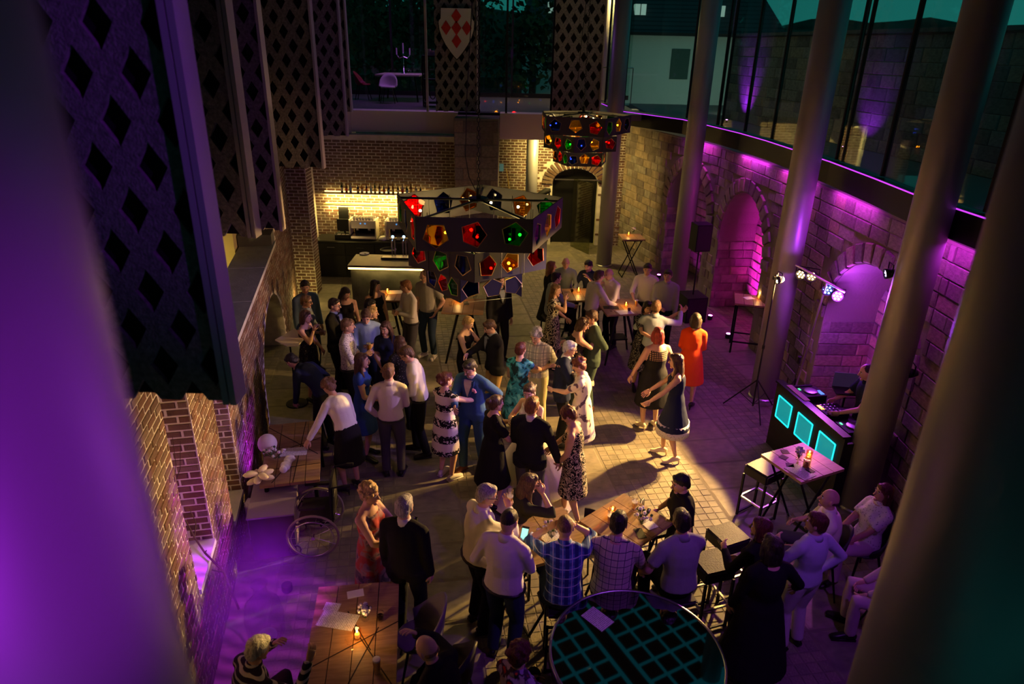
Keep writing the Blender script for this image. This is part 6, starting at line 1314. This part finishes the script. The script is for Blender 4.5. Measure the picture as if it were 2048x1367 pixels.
person('woman with wavy brown hair in a navy dress with a white hem', 1354, 707, 1.72, 285, ('long', 'brown'), ('dress', 'navy', 'none', .58, .27, 'whpr'), None, ((-.20, .42, .98), (.12, .44, 1.02)), (0, 5), 3, sex='f', shoes='heelc', stride=.1)
person('woman in a bright orange dress with dark bobbed hair, back to the camera', 1394, 626, 1.72, 15, ('bob', 'dark'), ('dress', 'orange', 'roll', .53, .25), None, ('belly', 'belly'), (-12, 5), 0, sex='f', girth=1.05, shoes='heelb')
c7 = WT_(1362, 622, 1.52)
person('man in a pale blue shirt dancing with one arm raised', 1314, 600, 1.80, 15, ('short', 'ltbrown'), ('shirt', 'pale', 'long'), tr('blacktr'), ((-.18, .34, 1.2), c7), (0, 5), 0)
person('dark haired woman mostly hidden by the pale blue shirt dancer', 1297, 603, 1.68, 170, ('bob', 'dark'), ('dress', 'skirtpr', 'short', .45, .24), None, (c7, 'wrap'), (0, 10), 0, sex='f', shoes='heelb')
# -- far tables
person('woman with long ginger hair in a black dress at the far group', 1102, 522, 1.70, 80, ('long', 'ginger'), ('dress', 'black', 'roll', .5, .26), None, ('belly', 'belly'), (0, 0), 0, sex='f', shoes='heelb')
person('balding man in a grey blue shirt sitting at the far end of the group', 1132, 515, 1.76, 185, ('bald', 'brown'), ('shirt', 'greyblue', 'long'), tr('blacktr'), ('table', 'table'), (0, 5), 8, seat=.78)
person('man in a dark navy shirt resting his chin on his hand', 1176, 521, 1.78, 215, ('short', 'black'), ('shirt', 'navy', 'roll'), tr('blacktr'), ('face', 'table'), (0, 12), 10, seat=.78)
person('dark haired man in a grey jacket behind the hair touching woman', 1113, 544, 1.76, 75, ('short', 'dark'), ('jacket', 'greyblue', 'long', 'white'), tr('blacktr'), ('table', 'table'), (0, 0), 5, seat=.8)
person('woman with long light brown hair in a swirl print dress touching her hair', 1112, 568, 1.70, 95, ('long', 'ltbrown'), ('dress', 'swirl', 'cap', .47, .21), None, ((-.1, .26, 1.05), (.10, .22, 1.50)), (20, 5), 0, sex='f', shoes='heelb')
person('man in a white shirt with dark trousers talking at the far table', 1200, 540, 1.80, 65, ('short', 'brown'), ('shirt', 'white', 'long'), tr('blacktr'), ('hang', 'table'), (0, 5), 8)
person('older bald man in a white shirt leaning in to listen', 1216, 537, 1.76, 235, ('bald', 'grey'), ('shirt', 'white', 'roll'), tr('blacktr'), ('table', 'face'), (0, 12), 14)
person('man in a white shirt standing behind the far table facing the camera', 1296, 527, 1.80, 195, ('short', 'dark'), ('shirt', 'white', 'roll'), tr('blacktr'), ('hangf', 'table'), (0, 8), 6)
person('man in a grey shirt standing right of the white shirt man', 1337, 539, 1.80, 200, ('short', 'dark'), ('shirt', 'grey', 'long'), tr('blacktr'), ('hangf', 'belly'), (5, 5), 2, girth=1.08)
# -- foreground
person('blonde curly haired woman in a coral dress with raised hands', 738, 968, 1.70, 108, ('curly', 'blond'), ('dress', 'coral', 'none', .50, .20), None, ((-.08, .36, 1.20), (.04, .34, 1.12)), (0, 5), 0, sex='f', skin='c', shoes='heelb')
person('grey haired man in a black suit seen from behind', 808, 992, 1.78, 15, ('short', 'grey'), ('jacket', 'black', 'long', 'white'), tr('blacktr'), ('hang', 'hang'), (5, 3), 0)
p = person('grey haired man with glasses in a white shirt drinking beer', 978, 969, 1.80, 62, ('short', 'grey'), ('shirt', 'white', 'long'), tr('blacktr'), ((-.1, .26, 1.0), (.05, .30, 1.42)), (22, 14), 4, girth=1.14, glasses=True); held(p, 'R', beer, 'beer glass at the lips of the grey haired white shirt man', -.06, full=.5)
p = person('balding man in a lilac lit white shirt holding a glowing phone', 1024, 1016, 1.80, 28, ('shaved', 'dark'), ('shirt', 'white', 'long'), tr('jeans'), ((-.2, .12, .95), WT_(1047, 1092, 1.22)), (5, 25), 2, girth=1.14)
q = p['R']+p['fw']*.06+np.array([.0, 0, .04]); t = thing('phone', 'glowing mobile phone in the hand of the lilac lit man', 'phone', tuple(q), -.3); t.rotation_euler = (math.radians(50), 0, -.3); MB().box((0, 0, 0), (.075, .15, .009)).build('case', BLK, t); MB().box((0, -.005, .0055), (.066, .115, .002)).build('screen', EMIT('phone_screen', (.35, .9, .75), 1.0), t)
person('woman with long brown hair in a dark olive top leaning on the left bar table', 1062, 947, 1.70, 70, ('long', 'brown'), ('shirt', 'olive', 'roll'), tr('blacktr'), ('table', (.10, .28, 1.42)), (5, 8), 12, sex='f', seat=.76, glasses=True)
person('shaven man in a blue plaid shirt sitting with his back to the camera', 1131, 1029, 1.80, 0, ('shaved', 'ltbrown'), ('shirt', 'plaidb', 'roll'), tr('jeans'), ((-.14, .30, 1.36), (.10, .30, 1.40)), (3, 12), 14, girth=1.06, seat=.78)
person('dark haired man in a chequered shirt sitting with his back to the camera', 1240, 1022, 1.80, 15, ('short', 'dark'), ('shirt', 'plaidw', 'roll'), tr('blacktr'), ('table', 'table'), (5, 10), 12, girth=1.16, seat=.78)
person('dark haired man in a grey short sleeved shirt sitting with his back to us', 1365, 1019, 1.80, -15, ('short', 'dark'), ('shirt', 'grey', 'short'), tr('blacktr'), ((-.28, .22, .86), 'lap'), (12, 8), 6, girth=1.08, seat=.80, glasses=True)
person('person with cropped dark hair in a black T-shirt touching a chair back', 1361, 948, 1.68, 262, ('short', 'black'), ('shirt', 'black', 'short'), tr('blacktr'), ('hang', WT_(1315, 1018, 1.06)), (-5, 12), 3, girth=1.08, sex='f')
p = person('balding man in a white shirt sitting and facing the dance floor', 1668, 980, 1.78, 285, ('bald', 'brown'), ('shirt', 'white', 'roll'), tr('greytr'), ('lap', 'drink'), (0, -8), 4, girth=1.12, seat=.46); held(p, 'R', tumbler, 'tumbler held by the seated balding white shirt man', -.04)
person('woman with cropped dark hair in a lilac blouse and white trousers, hand on hip', 1641, 1027, 1.70, -25, ('short', 'darkred'), ('shirt', 'lilac', 'long'), tr('whitetr'), ('drink', 'hip'), (-35, -4), 0, sex='f', girth=1.08)
p = person('woman in black with dark red hair holding a wine glass', 1528, 1037, 1.66, -35, ('bob', 'darkred'), ('shirt', 'black', 'long'), tr('blacktr'), ('drink', 'belly'), (-25, 0), 0, sex='f'); held(p, 'L', wineglass, 'wine glass held by the dark red haired woman in black', -.1)
person('woman in a long black dress with bobbed dark hair, back to the camera', 1549, 1073, 1.76, -10, ('bob', 'dark'), ('dress', 'black', 'long', .34, .30), None, ('hangf', (.42, .16, 1.02)), (-10, 3), 0, sex='f', girth=1.14, shoes='heelb')
person('woman in a pale lace blouse relaxing in the armchair by the column', 1775, 968, 1.70, 262, ('bob', 'darkred'), ('shirt', 'whpr', 'short'), tr('pinktr'), ('lap', 'lap'), (5, 0), -8, sex='f', girth=1.12, skin='c', seat=.45)
person('seated person in pink trousers with crossed legs, half behind the dark column', 1850, 1078, 1.75, 285, ('short', 'dark'), ('shirt', 'pinktr', 'long'), tr('pinktr'), ('lap', 'lap'), (0, 0), -6, seat=.46)
person('bald man in a dark jacket leaning on the bottom left table', 846, 1272, 1.78, 300, ('bald', 'ltbrown'), ('jacket', 'black', 'long', 'darksuit'), tr('blacktr'), ('table', (.14, .42, 1.08)), (0, 15), 14, girth=1.08, seat=.46, skin='b')
person('dark haired woman in a purple and red print top at the bottom edge', 1040, 1287, 1.70, 40, ('big', 'darkred'), ('shirt', 'redpr', 'short'), tr('blacktr'), ('lap', 'lap'), (0, 3), 0, sex='f', seat=.46)
person('grey haired person in a striped top at the bottom left corner', 519, 1272, 1.72, 40, ('short', 'white'), ('shirt', 'stripe', 'long'), tr('blacktr'), ((-.1, .36, 1.03), (.28, .44, 1.03)), (5, 12), 12, girth=1.1, seat=.46)
person('man in a dark shirt working the decks behind the cyan lit booth', 1735, 728, 1.80, 275, ('shaved', 'dark'), ('shirt', 'navy', 'short'), tr('blacktr'), ((-.20, .42, 1.06), (.2, .36, 1.06)), (0, 10), 6, girth=1.05)
# blue suit flower
# armchairs and stools under the seated guests
for lb, f in (('balding man in a white shirt sitting and facing the dance floor', 285), ('woman in a pale lace blouse relaxing in the armchair by the column', 262), ('seated person in pink trousers with crossed legs, half behind the dark column', 285), ('bald man in a dark jacket leaning on the bottom left table', 300), ('dark haired woman in a purple and red print top at the bottom edge', 40), ('grey haired person in a striped top at the bottom left corner', 40)):
    o = [q for q in bpy.data.objects if q.get('label') == lb][0]; shell_chair('moulded armchair under the '+lb.split(' in ')[0]+(' in a white shirt' if 'white shirt' in lb else ' in pale lace' if 'lace' in lb else ' in pink' if 'pink' in lb else ' in dark jacket' if 'jacket' in lb else ' in print top' if 'print' in lb else ' in stripes'), o.location, math.radians(-f), DSHELL)
for lb, s in (('shaven man in a blue plaid shirt sitting with his back to the camera', 'blue plaid'), ('dark haired man in a chequered shirt sitting with his back to the camera', 'chequered'), ('dark haired man in a grey short sleeved shirt sitting with his back to us', 'grey'), ('woman with long brown hair in a dark olive top leaning on the left bar table', 'olive'), ('balding man in a grey blue shirt sitting at the far end of the group', 'grey blue'), ('man in a dark navy shirt resting his chin on his hand', 'navy'), ('dark haired man in a grey jacket behind the hair touching woman', 'grey jacket')):
    o = [q for q in bpy.data.objects if q.get('label') == lb][0]; stool('black bar stool carrying the seated guest in '+s, o.location, o.rotation_euler.z, h=.77, w=.32, th=.06, rail=BLK)
# ---------------------------------------------------------------- bake remeshed figures
bpy.context.view_layer.update(); DG = bpy.context.evaluated_depsgraph_get()
for o, mats, extra in BAKE:
    me = bpy.data.meshes.new_from_object(o.evaluated_get(DG)); me.name = o.name
    if extra is not None:
        nv = len(me.vertices); v = np.empty(nv*3, 'f'); me.vertices.foreach_get('co', v); v = v.reshape(-1, 3)
        fs = [tuple(p.vertices) for p in me.polygons]; nf = len(fs)
        m2 = bpy.data.meshes.new(o.name); m2.from_pydata([tuple(q) for q in v.tolist()]+extra.v, [], fs+[tuple(nv+i for i in f) for f in extra.f])
        for m_ in mats: m2.materials.append(m_)
        m2.polygons.foreach_set('material_index', [0]*nf+list(extra.m)); m2.polygons.foreach_set('use_smooth', [True]*len(m2.polygons)); bpy.data.meshes.remove(me); me = m2
    else:
        me.materials.clear()
        for m_ in mats: me.materials.append(m_)
        me.polygons.foreach_set('material_index', [0]*len(me.polygons))
    o['_b'] = 1; o.data = me
for o, mats, extra in BAKE:
    o.modifiers.clear(); del o['_b']
